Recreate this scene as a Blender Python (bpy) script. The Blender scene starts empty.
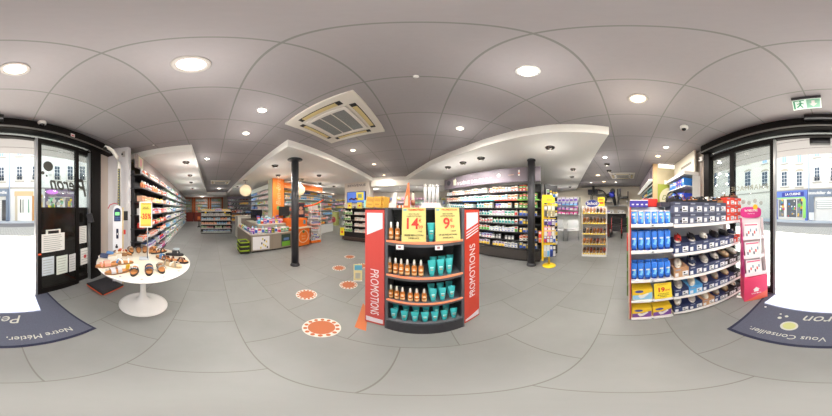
import bpy, bmesh, math, random
from mathutils import Vector, Matrix
random.seed(7)
R = math.radians
C = bpy.context.scene.collection
H = 1.35            # eye height of the camera
ZC = 2.62           # main ceiling
ZS = 2.47           # dropped soffits
D0 = -1.4           # heading of the picture's middle, degrees

# ---------------------------------------------------------------- materials
def lin(c):
    c = c / 255.0
    return c / 12.92 if c <= 0.04045 else ((c + 0.055) / 1.055) ** 2.4
MC = {}
def mat(rgb, rough=0.5, metal=0.0, emit=0.0, noise=0.0, scale=20.0, alpha=1.0, bump=0.0, spec=None):
    key = (tuple(rgb), rough, metal, emit, noise, scale, alpha, bump, spec)
    if key in MC: return MC[key]
    m = bpy.data.materials.new('finish_%d_%d_%d' % tuple(int(v) for v in rgb)); m.use_nodes = True
    nt = m.node_tree; b = nt.nodes['Principled BSDF']
    col = (lin(rgb[0]), lin(rgb[1]), lin(rgb[2]), 1)
    b.inputs['Base Color'].default_value = col
    b.inputs['Roughness'].default_value = rough
    b.inputs['Metallic'].default_value = metal
    if spec is not None: b.inputs['Specular IOR Level'].default_value = spec
    if emit:
        b.inputs['Emission Color'].default_value = col
        b.inputs['Emission Strength'].default_value = emit
    if alpha < 1: b.inputs['Alpha'].default_value = alpha
    if noise or bump:
        tc = nt.nodes.new('ShaderNodeTexCoord'); n = nt.nodes.new('ShaderNodeTexNoise')
        n.inputs['Scale'].default_value = scale; n.inputs['Detail'].default_value = 5
        nt.links.new(tc.outputs['Object'], n.inputs['Vector'])
        if noise:
            mx = nt.nodes.new('ShaderNodeMix'); mx.data_type = 'RGBA'
            mx.inputs[6].default_value = tuple(v * (1 - noise) for v in col[:3]) + (1,)
            mx.inputs[7].default_value = tuple(min(1, v * (1 + noise)) for v in col[:3]) + (1,)
            nt.links.new(n.outputs['Fac'], mx.inputs[0]); nt.links.new(mx.outputs[2], b.inputs['Base Color'])
        if bump:
            bp = nt.nodes.new('ShaderNodeBump'); bp.inputs['Strength'].default_value = bump; bp.inputs['Distance'].default_value = 0.01
            nt.links.new(n.outputs['Fac'], bp.inputs['Height']); nt.links.new(bp.outputs['Normal'], b.inputs['Normal'])
    MC[key] = m
    return m

def grid_mat(name, base, line, px, py, ox, oy, wx, wy, stagger=0.0, var=0.05, rough=0.5, clear_r=0.0, noise=0.06, nscale=3.0, bump=0.0, line_rough=None):
    """tiles px by py with joints, laid out in object coordinates"""
    m = bpy.data.materials.new(name); m.use_nodes = True
    nt = m.node_tree; N = nt.nodes; L = nt.links; b = N['Principled BSDF']
    def math_(op, a, c=None, d=None):
        n = N.new('ShaderNodeMath'); n.operation = op
        for i, v in enumerate((a, c, d)):
            if v is None: continue
            if hasattr(v, 'links'): L.new(v, n.inputs[i])
            else: n.inputs[i].default_value = v
        return n.outputs[0]
    tc = N.new('ShaderNodeTexCoord'); sp = N.new('ShaderNodeSeparateXYZ'); L.new(tc.outputs['Object'], sp.inputs[0])
    X, Y = sp.outputs[0], sp.outputs[1]
    v = math_('DIVIDE', math_('SUBTRACT', Y, oy), py); row = math_('FLOOR', v); fv = math_('SUBTRACT', v, row)
    u = math_('DIVIDE', math_('SUBTRACT', X, ox), px)
    if stagger: u = math_('ADD', u, math_('MULTIPLY', math_('MODULO', math_('ABSOLUTE', row), 2.0), stagger))
    cu = math_('FLOOR', u); fu = math_('SUBTRACT', u, cu)
    du = math_('MULTIPLY', math_('MINIMUM', fu, math_('SUBTRACT', 1.0, fu)), px)
    dv = math_('MULTIPLY', math_('MINIMUM', fv, math_('SUBTRACT', 1.0, fv)), py)
    mask = math_('MAXIMUM', math_('LESS_THAN', du, wx / 2), math_('LESS_THAN', dv, wy / 2))
    wn = N.new('ShaderNodeTexWhiteNoise'); wn.noise_dimensions = '2D'
    cb = N.new('ShaderNodeCombineXYZ'); L.new(cu, cb.inputs[0]); L.new(row, cb.inputs[1]); L.new(cb.outputs[0], wn.inputs['Vector'])
    ns = N.new('ShaderNodeTexNoise'); ns.inputs['Scale'].default_value = nscale; ns.inputs['Detail'].default_value = 7; ns.inputs['Roughness'].default_value = 0.6
    L.new(tc.outputs['Object'], ns.inputs['Vector'])
    k = math_('ADD', 1 - var / 2 - noise / 2, math_('ADD', math_('MULTIPLY', wn.outputs['Value'], var), math_('MULTIPLY', ns.outputs['Fac'], noise)))
    c1 = N.new('ShaderNodeMix'); c1.data_type = 'RGBA'; c1.blend_type = 'MULTIPLY'; c1.inputs[0].default_value = 1
    c1.inputs[6].default_value = (lin(base[0]), lin(base[1]), lin(base[2]), 1)
    cc = N.new('ShaderNodeCombineColor'); [L.new(k, cc.inputs[i]) for i in range(3)]; L.new(cc.outputs[0], c1.inputs[7])
    mx = N.new('ShaderNodeMix'); mx.data_type = 'RGBA'; L.new(mask, mx.inputs[0]); L.new(c1.outputs[2], mx.inputs[6])
    mx.inputs[7].default_value = (lin(line[0]), lin(line[1]), lin(line[2]), 1)
    L.new(mx.outputs[2], b.inputs['Base Color'])
    b.inputs['Roughness'].default_value = rough
    if bump:
        bp = N.new('ShaderNodeBump'); bp.inputs['Strength'].default_value = bump; bp.inputs['Distance'].default_value = 0.01
        L.new(math_('SUBTRACT', 1.0, mask), bp.inputs['Height']); L.new(bp.outputs['Normal'], b.inputs['Normal'])
    return m

def glass_mat(tint=(235, 240, 240), clear=0.86, rough=0.0):
    m = bpy.data.materials.new('window_glass'); m.use_nodes = True
    nt = m.node_tree; N = nt.nodes; L = nt.links; N.remove(N['Principled BSDF'])
    t = N.new('ShaderNodeBsdfTransparent'); g = N.new('ShaderNodeBsdfGlossy'); mx = N.new('ShaderNodeMixShader'); f = N.new('ShaderNodeFresnel')
    t.inputs[0].default_value = tuple(lin(v) for v in tint) + (1,)
    g.inputs['Roughness'].default_value = rough; f.inputs[0].default_value = 1.5
    ad = N.new('ShaderNodeMath'); ad.operation = 'MULTIPLY_ADD'; ad.inputs[1].default_value = 0.4; ad.inputs[2].default_value = 0.01
    L.new(f.outputs[0], ad.inputs[0]); L.new(ad.outputs[0], mx.inputs[0]); L.new(t.outputs[0], mx.inputs[1]); L.new(g.outputs[0], mx.inputs[2])
    L.new(mx.outputs[0], N['Material Output'].inputs[0])
    return m

WHITE = mat((236, 234, 230), 0.45); BLACK = mat((22, 21, 23), 0.4); DARK = mat((46, 45, 49), 0.45)
CHROME = mat((190, 190, 192), 0.2, 0.9); STEEL = mat((150, 152, 156), 0.35, 0.6)
INK = mat((40, 40, 44), 0.6); GLASS = glass_mat()
RED = mat((214, 60, 40), 0.4); ORANGE = mat((238, 120, 40), 0.45); YELLOW = mat((230, 208, 92), 0.5)

# ---------------------------------------------------------------- mesh builder
class MB:
    def __init__(s): s.v = []; s.f = []; s.m = []; s.mats = []; s.sm = []
    def mi(s, m):
        if m not in s.mats: s.mats.append(m)
        return s.mats.index(m)
    def add(s, vs, fs, m, smooth=False, M=None):
        o = len(s.v); k = s.mi(m)
        for p in vs: s.v.append(tuple(M @ Vector(p)) if M is not None else tuple(p))
        for f in fs: s.f.append(tuple(o + i for i in f)); s.m.append(k); s.sm.append(smooth)
        return s
    def box(s, x0, x1, y0, y1, z0, z1, m, M=None):
        vs = [(x, y, z) for z in (z0, z1) for y in (y0, y1) for x in (x0, x1)]
        return s.add(vs, [(0, 2, 3, 1), (4, 5, 7, 6), (0, 1, 5, 4), (1, 3, 7, 5), (3, 2, 6, 7), (2, 0, 4, 6)], m, False, M)
    def prism(s, poly, z0, z1, m, M=None, smooth=False):
        n = len(poly)
        vs = [(x, y, z0) for x, y in poly] + [(x, y, z1) for x, y in poly]
        s.add(vs, [tuple(range(n - 1, -1, -1)), tuple(range(n, 2 * n))], m, False, M)
        return s.add(vs, [(i, (i + 1) % n, n + (i + 1) % n, n + i) for i in range(n)], m, smooth, M)
    def lathe(s, prof, m, n=16, M=None, sx=1, sy=1, smooth=True, cap=True):
        vs = []; fs = []
        for r, z in prof:
            for i in range(n):
                a = 2 * math.pi * i / n; vs.append((r * math.cos(a) * sx, r * math.sin(a) * sy, z))
        k = len(prof)
        for j in range(k - 1):
            for i in range(n): fs.append((j * n + i, j * n + (i + 1) % n, (j + 1) * n + (i + 1) % n, (j + 1) * n + i))
        s.add(vs, fs, m, smooth, M)
        if cap: s.add(vs, [tuple(range(n - 1, -1, -1)), tuple((k - 1) * n + i for i in range(n))], m, False, M)
        return s
    def tube(s, pts, r, m, n=8, M=None, cap=True):
        P = [Vector(p) for p in pts]; vs = []; fs = []
        for i, p in enumerate(P):
            d = (P[min(i + 1, len(P) - 1)] - P[max(i - 1, 0)]).normalized()
            a = d.cross(Vector((0, 0, 1)) if abs(d.z) < 0.95 else Vector((1, 0, 0))).normalized(); b = d.cross(a)
            rr = r[i] if isinstance(r, (list, tuple)) else r
            for k in range(n):
                t = 2 * math.pi * k / n; vs.append(tuple(p + a * math.cos(t) * rr + b * math.sin(t) * rr))
        for i in range(len(P) - 1):
            for k in range(n): fs.append((i * n + k, i * n + (k + 1) % n, (i + 1) * n + (k + 1) % n, (i + 1) * n + k))
        s.add(vs, fs, m, True, M)
        if cap: s.add(vs, [tuple(range(n)), tuple((len(P) - 1) * n + i for i in range(n))], m, False, M)
        return s
    def loft(s, rings, m, M=None, smooth=True, closed=True, cap=True):
        n = len(rings[0]); vs = [p for r in rings for p in r]; fs = []
        for j in range(len(rings) - 1):
            for i in range(n if closed else n - 1): fs.append((j * n + i, j * n + (i + 1) % n, (j + 1) * n + (i + 1) % n, (j + 1) * n + i))
        s.add(vs, fs, m, smooth, M)
        if cap and closed: s.add(vs, [tuple(range(n - 1, -1, -1)), tuple((len(rings) - 1) * n + i for i in range(n))], m, False, M)
        return s
    def sphere(s, c, r, m, n=12, k=8, M=None, sz=1.0):
        prof = [(r * math.sin(math.pi * (j + 0.02) / (k + 0.04)), -r * sz * math.cos(math.pi * (j + 0.02) / (k + 0.04))) for j in range(k + 1)]
        T = Matrix.Translation(c)
        return s.lathe(prof, m, n, M @ T if M is not None else T)
    def mesh(s, name, recalc=True):
        me = bpy.data.meshes.new(name); me.from_pydata(s.v, [], s.f)
        for m in s.mats: me.materials.append(m)
        me.polygons.foreach_set('material_index', s.m); me.polygons.foreach_set('use_smooth', s.sm); me.update()
        if recalc:
            bm = bmesh.new(); bm.from_mesh(me); bmesh.ops.remove_doubles(bm, verts=bm.verts, dist=1e-6); bmesh.ops.recalc_face_normals(bm, faces=bm.faces); bm.to_mesh(me); bm.free()
        return me
    def obj(s, name, parent=None, loc=None, rotz=0.0, bevel=0.0):
        o = bpy.data.objects.new(name, s.mesh(name)); C.objects.link(o); o.parent = parent
        if loc: o.location = loc
        o.rotation_euler.z = rotz
        if bevel:
            b = o.modifiers.new('edge', 'BEVEL'); b.width = bevel; b.segments = 2; b.limit_method = 'ANGLE'
        return o

def tag(o, label=None, cat=None, group=None, kind=None):
    if label: o['label'] = label
    if cat: o['category'] = cat
    if group: o['group'] = group
    if kind: o['kind'] = kind
    return o
def thing(name, label, cat, loc=(0, 0, 0), rotz=0.0, group=None):
    o = bpy.data.objects.new(name, None); C.objects.link(o); o.empty_display_size = 0.1
    o.location = loc; o.rotation_euler = (0, 0, rotz)
    return tag(o, label, cat, group)
KIDS = {}
def copy_tree(o, parent=None):
    if o.name not in KIDS: KIDS[o.name] = list(o.children)
    c = o.copy(); C.objects.link(c)
    if parent: c.parent = parent; c.matrix_parent_inverse = o.matrix_parent_inverse
    for k in KIDS[o.name]: copy_tree(k, c)
    return c
class Proto:
    """builds a thing once; the first call hands it over, later calls copy it part by part"""
    def __init__(s, fn): s.fn = fn; s.src = None
    def put(s, loc, rotz, label, cat, group=None, tilt=(0, 0)):
        if s.src is None: s.src = s.fn(); o = s.src; KIDS[o.name] = list(o.children)
        else: o = copy_tree(s.src)
        o.location = loc; o.rotation_euler = (tilt[0], tilt[1], rotz)
        for k in ('group',):
            if k in o: del o[k]
        return tag(o, label, cat, group)
def struct(b, name, loc=None, rotz=0.0, parent=None):
    return tag(b.obj(name, parent, loc, rotz), kind='structure')
def text(s, size, loc, m, parent=None, rot=(R(90), 0, 0), name='lettering', shear=0.0, ext=0.001, sx=1.0, align='CENTER', bold=0.0, spacing=1.0):
    cu = bpy.data.curves.new(name, 'FONT'); cu.body = s; cu.size = size; cu.align_x = align; cu.align_y = 'CENTER'
    cu.extrude = ext; cu.shear = shear; cu.offset = bold; cu.space_character = spacing; cu.resolution_u = 3
    cu.materials.append(m)
    o = bpy.data.objects.new(name, cu); C.objects.link(o); o.parent = parent; o.location = loc; o.rotation_euler = rot; o.scale = (sx, 1, 1)
    return o

# ---------------------------------------------------------------- frames: a line on the floor, u along it as seen from inside, v away behind it
class Frame:
    def __init__(s, x, y, deg): s.x = x; s.y = y; s.deg = deg; s.a = R(deg); s.c = math.cos(s.a); s.s = math.sin(s.a)
    def P(s, u, v, z=0.0): return (s.x + s.c * u - s.s * v, s.y + s.s * u + s.c * v, z)
    def U(s, px, v=0.0):
        """where the line v meets the heading of a picture column"""
        g = R((px - 416) * 360 / 832 + D0); dx, dy = math.sin(g), math.cos(g)
        ox, oy = s.x - s.s * v, s.y + s.c * v
        # ox + c*u = t*dx ; oy + s*u = t*dy
        det = s.c * -dy + dx * s.s
        return (-ox * -dy + -dx * oy) / det if abs(det) > 1e-9 else 0.0
    def Z(s, px, py, v=0.0):
        u = s.U(px, v); x, y, _ = s.P(u, v)
        return H + math.hypot(x, y) * math.tan(R((208 - py) * 180 / 416))
def ray(px, py, z):
    r = (z - H) / math.tan(R((208 - py) * 180 / 416)); g = R((px - 416) * 360 / 832 + D0)
    return (r * math.sin(g), r * math.cos(g), z)
def lerp(a, b, t): return a + (b - a) * t
# ================================================================ SETTING
floor_m = grid_mat('floor_tiles', (131, 132, 131), (106, 105, 101), 0.70, 0.553, -0.11, 0.21, 0.007, 0.007, stagger=0.5, var=0.10, rough=0.42, noise=0.30, nscale=2.4)
ceil_m = grid_mat('ceiling_tiles', (154, 149, 151), (124, 125, 122), 0.615, 0.613, 0.25, 0.215, 0.013, 0.013, var=0.04, rough=0.9, noise=0.08, nscale=30)
soffit_m = mat((242, 240, 236), 0.85, noise=0.02)
wall_m = mat((222, 214, 204), 0.85, noise=0.02, scale=4)
beige_m = mat((186, 176, 148), 0.85, noise=0.03, scale=4)
SW = Frame(-2.1, -1.70, 186)      # wall behind the long shelf run
E0 = Frame(0, -1.69, 186)         # shop front

fl = [E0.P(E0.U(706), 0.1), E0.P(1.98, 0.1), (-2.2, -2.6), (-14.2, -4.2), (-14.2, 9.4), (8.1, 9.4), (8.1, -2.0), (3.9, -2.0), (2.3, -1.6)]
b = MB(); b.prism([(p[0], p[1]) for p in [(-14.2, -4.3), (-2.0, -2.0), E0.P(1.98, 0.12), E0.P(-2.4, 0.12), (4.0, -1.9), (8.1, -1.9), (8.1, 9.4), (-14.2, 9.4)]], -0.1, 0, floor_m)
struct(b, 'floor')
b = MB(); b.prism([(p[0], p[1]) for p in [(-14.2, -4.3), (-2.2, -2.05), E0.P(2.0, 0.0), E0.P(-2.3, 0.0), (4.0, -1.9), (8.1, -1.9), (8.1, 9.4), (-14.2, 9.4)]], ZC, ZC + 0.1, ceil_m)
struct(b, 'ceiling')
# dropped white soffits
b = MB(); b.box(-10.55, -2.42, -3.3, -0.36, ZS, ZC, soffit_m); b.box(-14.1, -10.4, -4, 1.2, 2.40, ZC, soffit_m); struct(b, 'ceiling_soffit_aisle')
b = MB(); b.prism([(-1.87, 1.22), (-1.87, 5.1), (-1.87, 9.3), (-14.1, 9.3), (-14.1, 1.22)], ZS, ZC, soffit_m); struct(b, 'ceiling_soffit_counter')
b = MB(); b.prism([(1.79, 0.25), (6.84, 2.73), (7.8, 3.2), (7.8, 9.3), (-1.87, 9.3), (-1.87, 5.12), (-0.52, 5.19), (0.28, 3.40), (0.86, 2.36), (1.18, 1.66), (1.45, 0.98)], ZS, ZC, soffit_m); struct(b, 'ceiling_soffit_dental')
b = MB(); b.box(-1.95, 1.1, 5.1, 5.35, 2.24, ZS, soffit_m); struct(b, 'ceiling_beam')
# walls
def wall(name, x0, y0, x1, y1, m=wall_m, z0=0.0, z1=ZC + 0.1, t=0.12):
    d = Vector((x1 - x0, y1 - y0)).normalized(); n = Vector((d.y, -d.x)) * t
    b = MB(); b.prism([(x0, y0), (x1, y1), (x1 + n.x, y1 + n.y), (x0 + n.x, y0 + n.y)], z0, z1, m); return struct(b, name)
wall('wall_back', -14.1, 9.1, 8.1, 9.1, t=-0.12)
wall('wall_left', -14.0, -4.2, -14.0, 9.2, t=-0.12)
wall('wall_right', 7.75, -1.9, 7.75, 9.2, mat((212, 204, 188), 0.85))
a1 = SW.P(0, 0); a2 = SW.P(12.2, 0)
wall('wall_aisle', a1[0], a1[1], a2[0], a2[1], beige_m, t=-0.12)
wall('wall_alcove', 3.58, -0.80, 3.70, -1.75, beige_m, t=-0.12)
wall('wall_orthopaedic', 3.82, -1.30, 7.8, -1.30, beige_m)
uL, uR = E0.U(98.5), E0.U(706)     # front wall beside the glazing
pL = E0.P(uL, 0); pA = E0.P(E0.U(108), 0)
wall('wall_front_left', pL[0], pL[1], pA[0], pA[1], mat((196, 184, 174), 0.8), t=-0.15)
c0 = (-2.02, -1.93); c1 = (-2.10, -1.50)
b = MB(); b.prism([(pA[0], pA[1]), (-2.07, -1.50), (-2.16, -1.50), (-2.2, -2.1), (pA[0], pA[1] - 0.15)], 0, ZC, mat((228, 227, 230), 0.75)); struct(b, 'wall_return')
pR = E0.P(uR, 0)
b = MB(); b.prism([(pR[0], pR[1]), (3.9, pR[1] + 0.02), (3.9, pR[1] - 0.2), (pR[0], pR[1] - 0.2)], 0, ZC, mat((206, 196, 186), 0.8)); struct(b, 'wall_front_right')
b = MB(); b.box(-0.011, 0.011, -0.02, 0.0, 0, 2.4, mat((170, 158, 150), 0.7)); struct(b, 'trim_1', E0.P(E0.U(702), -0.02), E0.a)
# wall and soffit light strip above the green sign
b = MB(); b.box(3.50, 3.58, -1.6, -0.85, 2.50, 2.60, mat((250, 246, 235), 0.5, emit=0.8)); tag(b.obj('strip_light'), 'white linear strip light above the green round poster', 'light')

# ---------------------------------------------------------------- shop front
FR = mat((20, 17, 16), 0.6, spec=.15); FRL = mat((120, 118, 116), 0.35, 0.5)
def E(name, label, cat='door', group=None): return thing(name, label, cat, (E0.x, E0.y, 0), E0.a, group)
hd0, hd1 = E0.U(706), E0.U(108)
# note: u runs from the right-hand jamb (negative) to the left-hand wall (positive)
b = MB(); b.box(hd0, hd1, -0.13, 0.02, 2.44, ZC, FR); o = struct(b, 'door_1', (E0.x, E0.y, 0), E0.a)
b = MB(); b.box(hd0, hd1 - 0.1, -0.15, -0.13, 2.455, 2.475, FRL); s_ = b.obj('header_rail', o)
b = MB(); b.box(hd0, E0.U(96), -0.03, 0.03, 2.35, 2.38, FR); b.obj('transom_bar', o)
b = MB(); b.box(hd0, E0.U(96), -0.004, 0.004, 2.38, 2.44, GLASS); b.obj('transom_glass', o)
def post(px0, px1, name='jamb', m=FR, d=0.06):
    b = MB(); b.box(E0.U(px0), E0.U(px1), -d, d, 0, 2.44, m); return b.obj(name, o)
jl = post(89.5, 98.5); jr = post(706, 711)
# ribbed bronze side strip beside the left jamb
b = MB(); b.box(E0.U(88), E0.U(90), -0.03, 0.03, 0, 2.4, STEEL); b.obj('jamb_strip', o)
# left: sliding leaf parked in front of a fixed light
DK = mat((24, 23, 21), 0.12)
def leaf(label, p0, p1, stile=0.05, low=True, v=0.0, edge=None):
    t = E('glass_door_leaf', label, 'door leaf'); u0, u1 = E0.U(p0, v), E0.U(p1, v)
    b = MB(); b.box(u0, u0 + stile, v - 0.025, v + 0.025, 0.02, 2.37, FR); b.obj('stile', t)
    b = MB(); b.box(u1 - stile, u1, v - 0.025, v + 0.025, 0.02, 2.37, FR); b.obj('stile', t)
    b = MB(); b.box(u0 + stile, u1 - stile, v - 0.025, v + 0.025, 2.29, 2.37, FR); b.obj('top_rail', t)
    b = MB(); b.box(u0 + stile, u1 - stile, v - 0.025, v + 0.025, 0.02, 0.12, FR); b.obj('bottom_rail', t)
    if low:
        b = MB(); b.box(u0 + stile, u1 - stile, v - 0.006, v + 0.006, 1.36, 2.29, GLASS); b.obj('glass_pane', t)
        b = MB(); b.box(u0 + stile, u1 - stile, v - 0.012, v + 0.012, 0.12, 1.36, DK); b.obj('dark_lower_panel', t)
    else:
        b = MB(); b.box(u0 + stile, u1 - stile, v - 0.006, v + 0.006, 0.12, 2.29, GLASS); b.obj('glass_pane', t)
    if edge is not None:
        b = MB(); b.box(edge - 0.03, edge, v - 0.03, v + 0.03, 0.0, 2.37, STEEL); b.obj('edge_profile', t)
    return t, u0, u1
lf, lu0, lu1 = leaf('black framed sliding glass door leaf with mirrored script logo and dark lower half', 37, 78, 0.055, True, -0.03, E0.U(37, -0.03))
ff, fu0, fu1 = leaf('narrow fixed black framed glass light between the sliding leaf and the white wall', 75, 90, 0.05, True, 0.03)
rf1, a_, b_ = leaf('tall narrow fixed pane beside the white wall behind the shoe boxes', 710, 732.5, 0.04, False, 0.03)
rf2, a_, b_ = leaf('wide glass leaf behind the pink leaflet stand, edge post at the opening', 732.5, 774, 0.05, False, 0.0)
b = MB(); b.box(E0.U(774), E0.U(774) + 0.03, -0.03, 0.03, 0, 2.37, STEEL); b.obj('edge_profile', rf2)
# marks on the left leaf: dots and mirrored name
GR = mat((50, 50, 44), 0.5); PALE = mat((176, 178, 172), 0.6, alpha=0.7)
def disc(parent, px, py, rpx, m, fr=E0, v=-0.04, name='dot'):
    u = fr.U(px, v); z = fr.Z(px, py, v); x, y, _ = fr.P(u, v); r = rpx * R(180 / 416) * math.hypot(math.hypot(x, y), z - H)
    b = MB(); b.lathe([(r, 0), (r, 0.002)], m, 24, Matrix.Translation((u, v, z)) @ Matrix.Rotation(R(90), 4, 'X')); return b.obj(name, parent)
disc(lf, 48.2, 166.2, 5.2, GR); disc(lf, 42.8, 172.8, 1.8, GR); disc(lf, 46.6, 175.8, 1.0, GR); disc(lf, 50.2, 175.2, 1.6, mat((170, 180, 178), 0.6))
for p_ in ((41, 200, 2.6), (48, 203, 2.2), (54, 201, 2.2), (58, 203.5, 1.9), (64, 199, 1.9)): disc(lf, p_[0], p_[1], p_[2], PALE)
def glass_text(parent, s, px0, px1, py, size_px, m, v=-0.045, shear=0.35):
    u0, u1 = E0.U(px0, v), E0.U(px1, v); uc = (u0 + u1) / 2; z = E0.Z((px0 + px1) / 2, py, v)
    t_ = text(s, 0.30, (uc, v, z), m, parent, (R(90), 0, R(180)), shear=shear, name='lettering', bold=.006)
    bpy.context.view_layer.update(); w = t_.dimensions.x
    t_.scale = (abs(u1 - u0) / max(w, 1e-3),) * 2 + (1,); t_.scale.y *= 1.25; return t_
glass_text(lf, 'eron', 51, 75.5, 184.5, 8, GR)
glass_text(ff, 'P', 78.5, 88, 189, 12, GR, v=0.02)
SH = mat((222, 222, 218), 0.6)
def poster(parent, p0, p1, y0, y1, v=-0.05, m=SH, lines=6, name='notice', fr=E0, art=None):
    u0, u1 = sorted((fr.U(p0, v), fr.U(p1, v))); uc = (p0 + p1) / 2; z1, z0 = fr.Z(uc, y0, v), fr.Z(uc, y1, v)
    b = MB(); b.box(u0, u1, v - 0.003, v, z0, z1, m)
    for i in range(lines):
        zz = lerp(z1, z0, (i + 1) / (lines + 1)); w = (u1 - u0) * random.uniform(0.1, 0.3)
        b.box(u0 + (u1 - u0) * 0.1, u1 - w, v - 0.0045, v - 0.003, zz - 0.004, zz + 0.004, mat((150, 152, 150), 0.7))
    if art: b.box(lerp(u0, u1, .35), lerp(u0, u1, .65), v - 0.006, v - 0.0045, lerp(z0, z1, .4), lerp(z0, z1, .6), art)
    return b.obj(name, parent)
poster(lf, 41, 64.5, 233.5, 251.5, lines=8); poster(lf, 42, 54, 257, 275, m=mat((196, 206, 212), .6)); poster(lf, 56.5, 67.5, 255.5, 273.5, m=mat((214, 222, 212), .6)); poster(lf, 69, 75.5, 254, 271, m=mat((205, 205, 205), .6))
b = MB(); u0, u1 = sorted((E0.U(46, -.05), E0.U(60.5, -.05))); z1, z0 = E0.Z(53, 229.5, -.05), E0.Z(53, 234.5, -.05); b.box(u0, u1, -.052, -.043, z0, z1, mat((214, 214, 208), .5)); b.box(u0 + .03, u1 - .03, -.054, -.05, z0 + .015, z1 - .015, BLACK); b.obj('letter_slot', lf)
poster(ff, 79.3, 86.5, 226, 243, v=0.015, lines=9); poster(ff, 80.5, 89, 248, 264, v=0.015, lines=5, art=mat((190, 70, 70), .6))
b = MB(); b.box(lu0 + .005, lu0 + .05, -0.062, -0.055, 0.7, 0.72, mat((230, 90, 50), .5)); b.obj('orange_marker', lf)
# pale dots and letters on the right leaf
for i, p_ in enumerate(((738, 202.5, 1.9), (743.5, 202, 2.2), (749, 203, 2.2), (755, 201, 2.2), (761, 203, 2))): disc(rf2, *p_, PALE, v=-0.03)
text('PHARMACIE', 0.11, (E0.U(748, -.03), -.03, E0.Z(748, 188, -.03)), mat((168, 166, 140), .6, alpha=.55), rf2, (R(90), 0, R(180)), spacing=1.1)
# exit sticker, sensors
tag(MB().box(-.035, .035, -.004, 0, -.03, .03, mat((235, 225, 222), .5)).box(-.022, .022, -.006, -.004, -.018, .0, mat((210, 60, 50), .5)).obj('exit_sticker', None, E0.P(E0.U(67.5), -.135, 2.52), E0.a), 'small white and red sticker on the black door header', 'sticker')
t = thing('motion_sensor', 'black automatic door sensor bar mounted on the door header', 'sensor', E0.P(E0.U(820), -.17, 2.56), E0.a)
MB().box(-.18, .18, -.04, .04, -.03, .06, BLACK).obj('housing', t, bevel=.008); MB().box(-.17, .17, -.045, -.035, -.03, -.012, STEEL).obj('lens_strip', t)
t = thing('motion_sensor', 'black door sensor box hanging just below the transom bar', 'sensor', E0.P(E0.U(820), 0.10, 2.33), E0.a)
MB().box(-.14, .14, -.03, .04, -.05, .05, BLACK).obj('housing', t, bevel=.006)
MB().box(-.1, .1, -.035, -.03, -.04, -.01, DARK).obj('lens_strip', t)
def dome(p, label):
    t = thing('dome_camera', label, 'security camera', (p[0], p[1], ZC))
    MB().lathe([(.055, 0), (.058, -.012), (.058, -.03), (.05, -.045), (.036, -.052)], WHITE, 24).obj('housing', t)
    MB().sphere((0, 0, -.05), .034, mat((20, 20, 24), .08), 16, 10).obj('dark_lens', t)
dome(ray(42, 122, ZC), 'white dome security camera on the ceiling above the sliding door leaf')
dome(ray(684, 126.5, ZC), 'white dome security camera on the ceiling above the shoe boxes')

# ---------------------------------------------------------------- outside
cob = grid_mat('pale_paving', (176, 174, 168), (120, 117, 110), 0.30, 0.20, 0, 0, 0.02, 0.02, stagger=0.5, var=0.10, rough=0.8, noise=0.1, nscale=3)
b = MB(); b.box(-22, 24, -9.3, -1.78, -0.12, -0.012, cob); struct(b, 'ground_paving')
b = MB(); b.box(-22, 24, -11.7, -9.3, -0.12, -0.03, mat((120, 118, 120), .8, noise=.1)); struct(b, 'road')
b = MB(); b.prism([(-22, -11.7), (24, -11.7), (24, -24), (-22, -24)], -0.1, 0.04, mat((190, 196, 204), .7, noise=.05)); struct(b, 'pavement')
b = MB(); b.box(-4.5, 4.5, -2.92, -1.84, ZC, ZC + .3, mat((128, 126, 128), .8)); cn = struct(b, 'ceiling_porch')
for i in range(2): MB().box(-4.5, 4.5, -2.2 - .36 * i, -2.19 - .36 * i, ZC - .004, ZC, mat((60, 58, 58), .7)).obj('panel_joint', cn)
t = thing('porch_downlight', 'small round lamp in the grey porch ceiling outside', 'light', ray(60.5, 151.5, ZC - .004))
MB().lathe([(.05, 0), (.05, -.01), (.04, -.01)], CHROME, 20).obj('ring', t); MB().lathe([(.038, -.004), (.038, -.008)], mat((255, 235, 200), .5, emit=3), 16).obj('lens', t)
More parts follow.
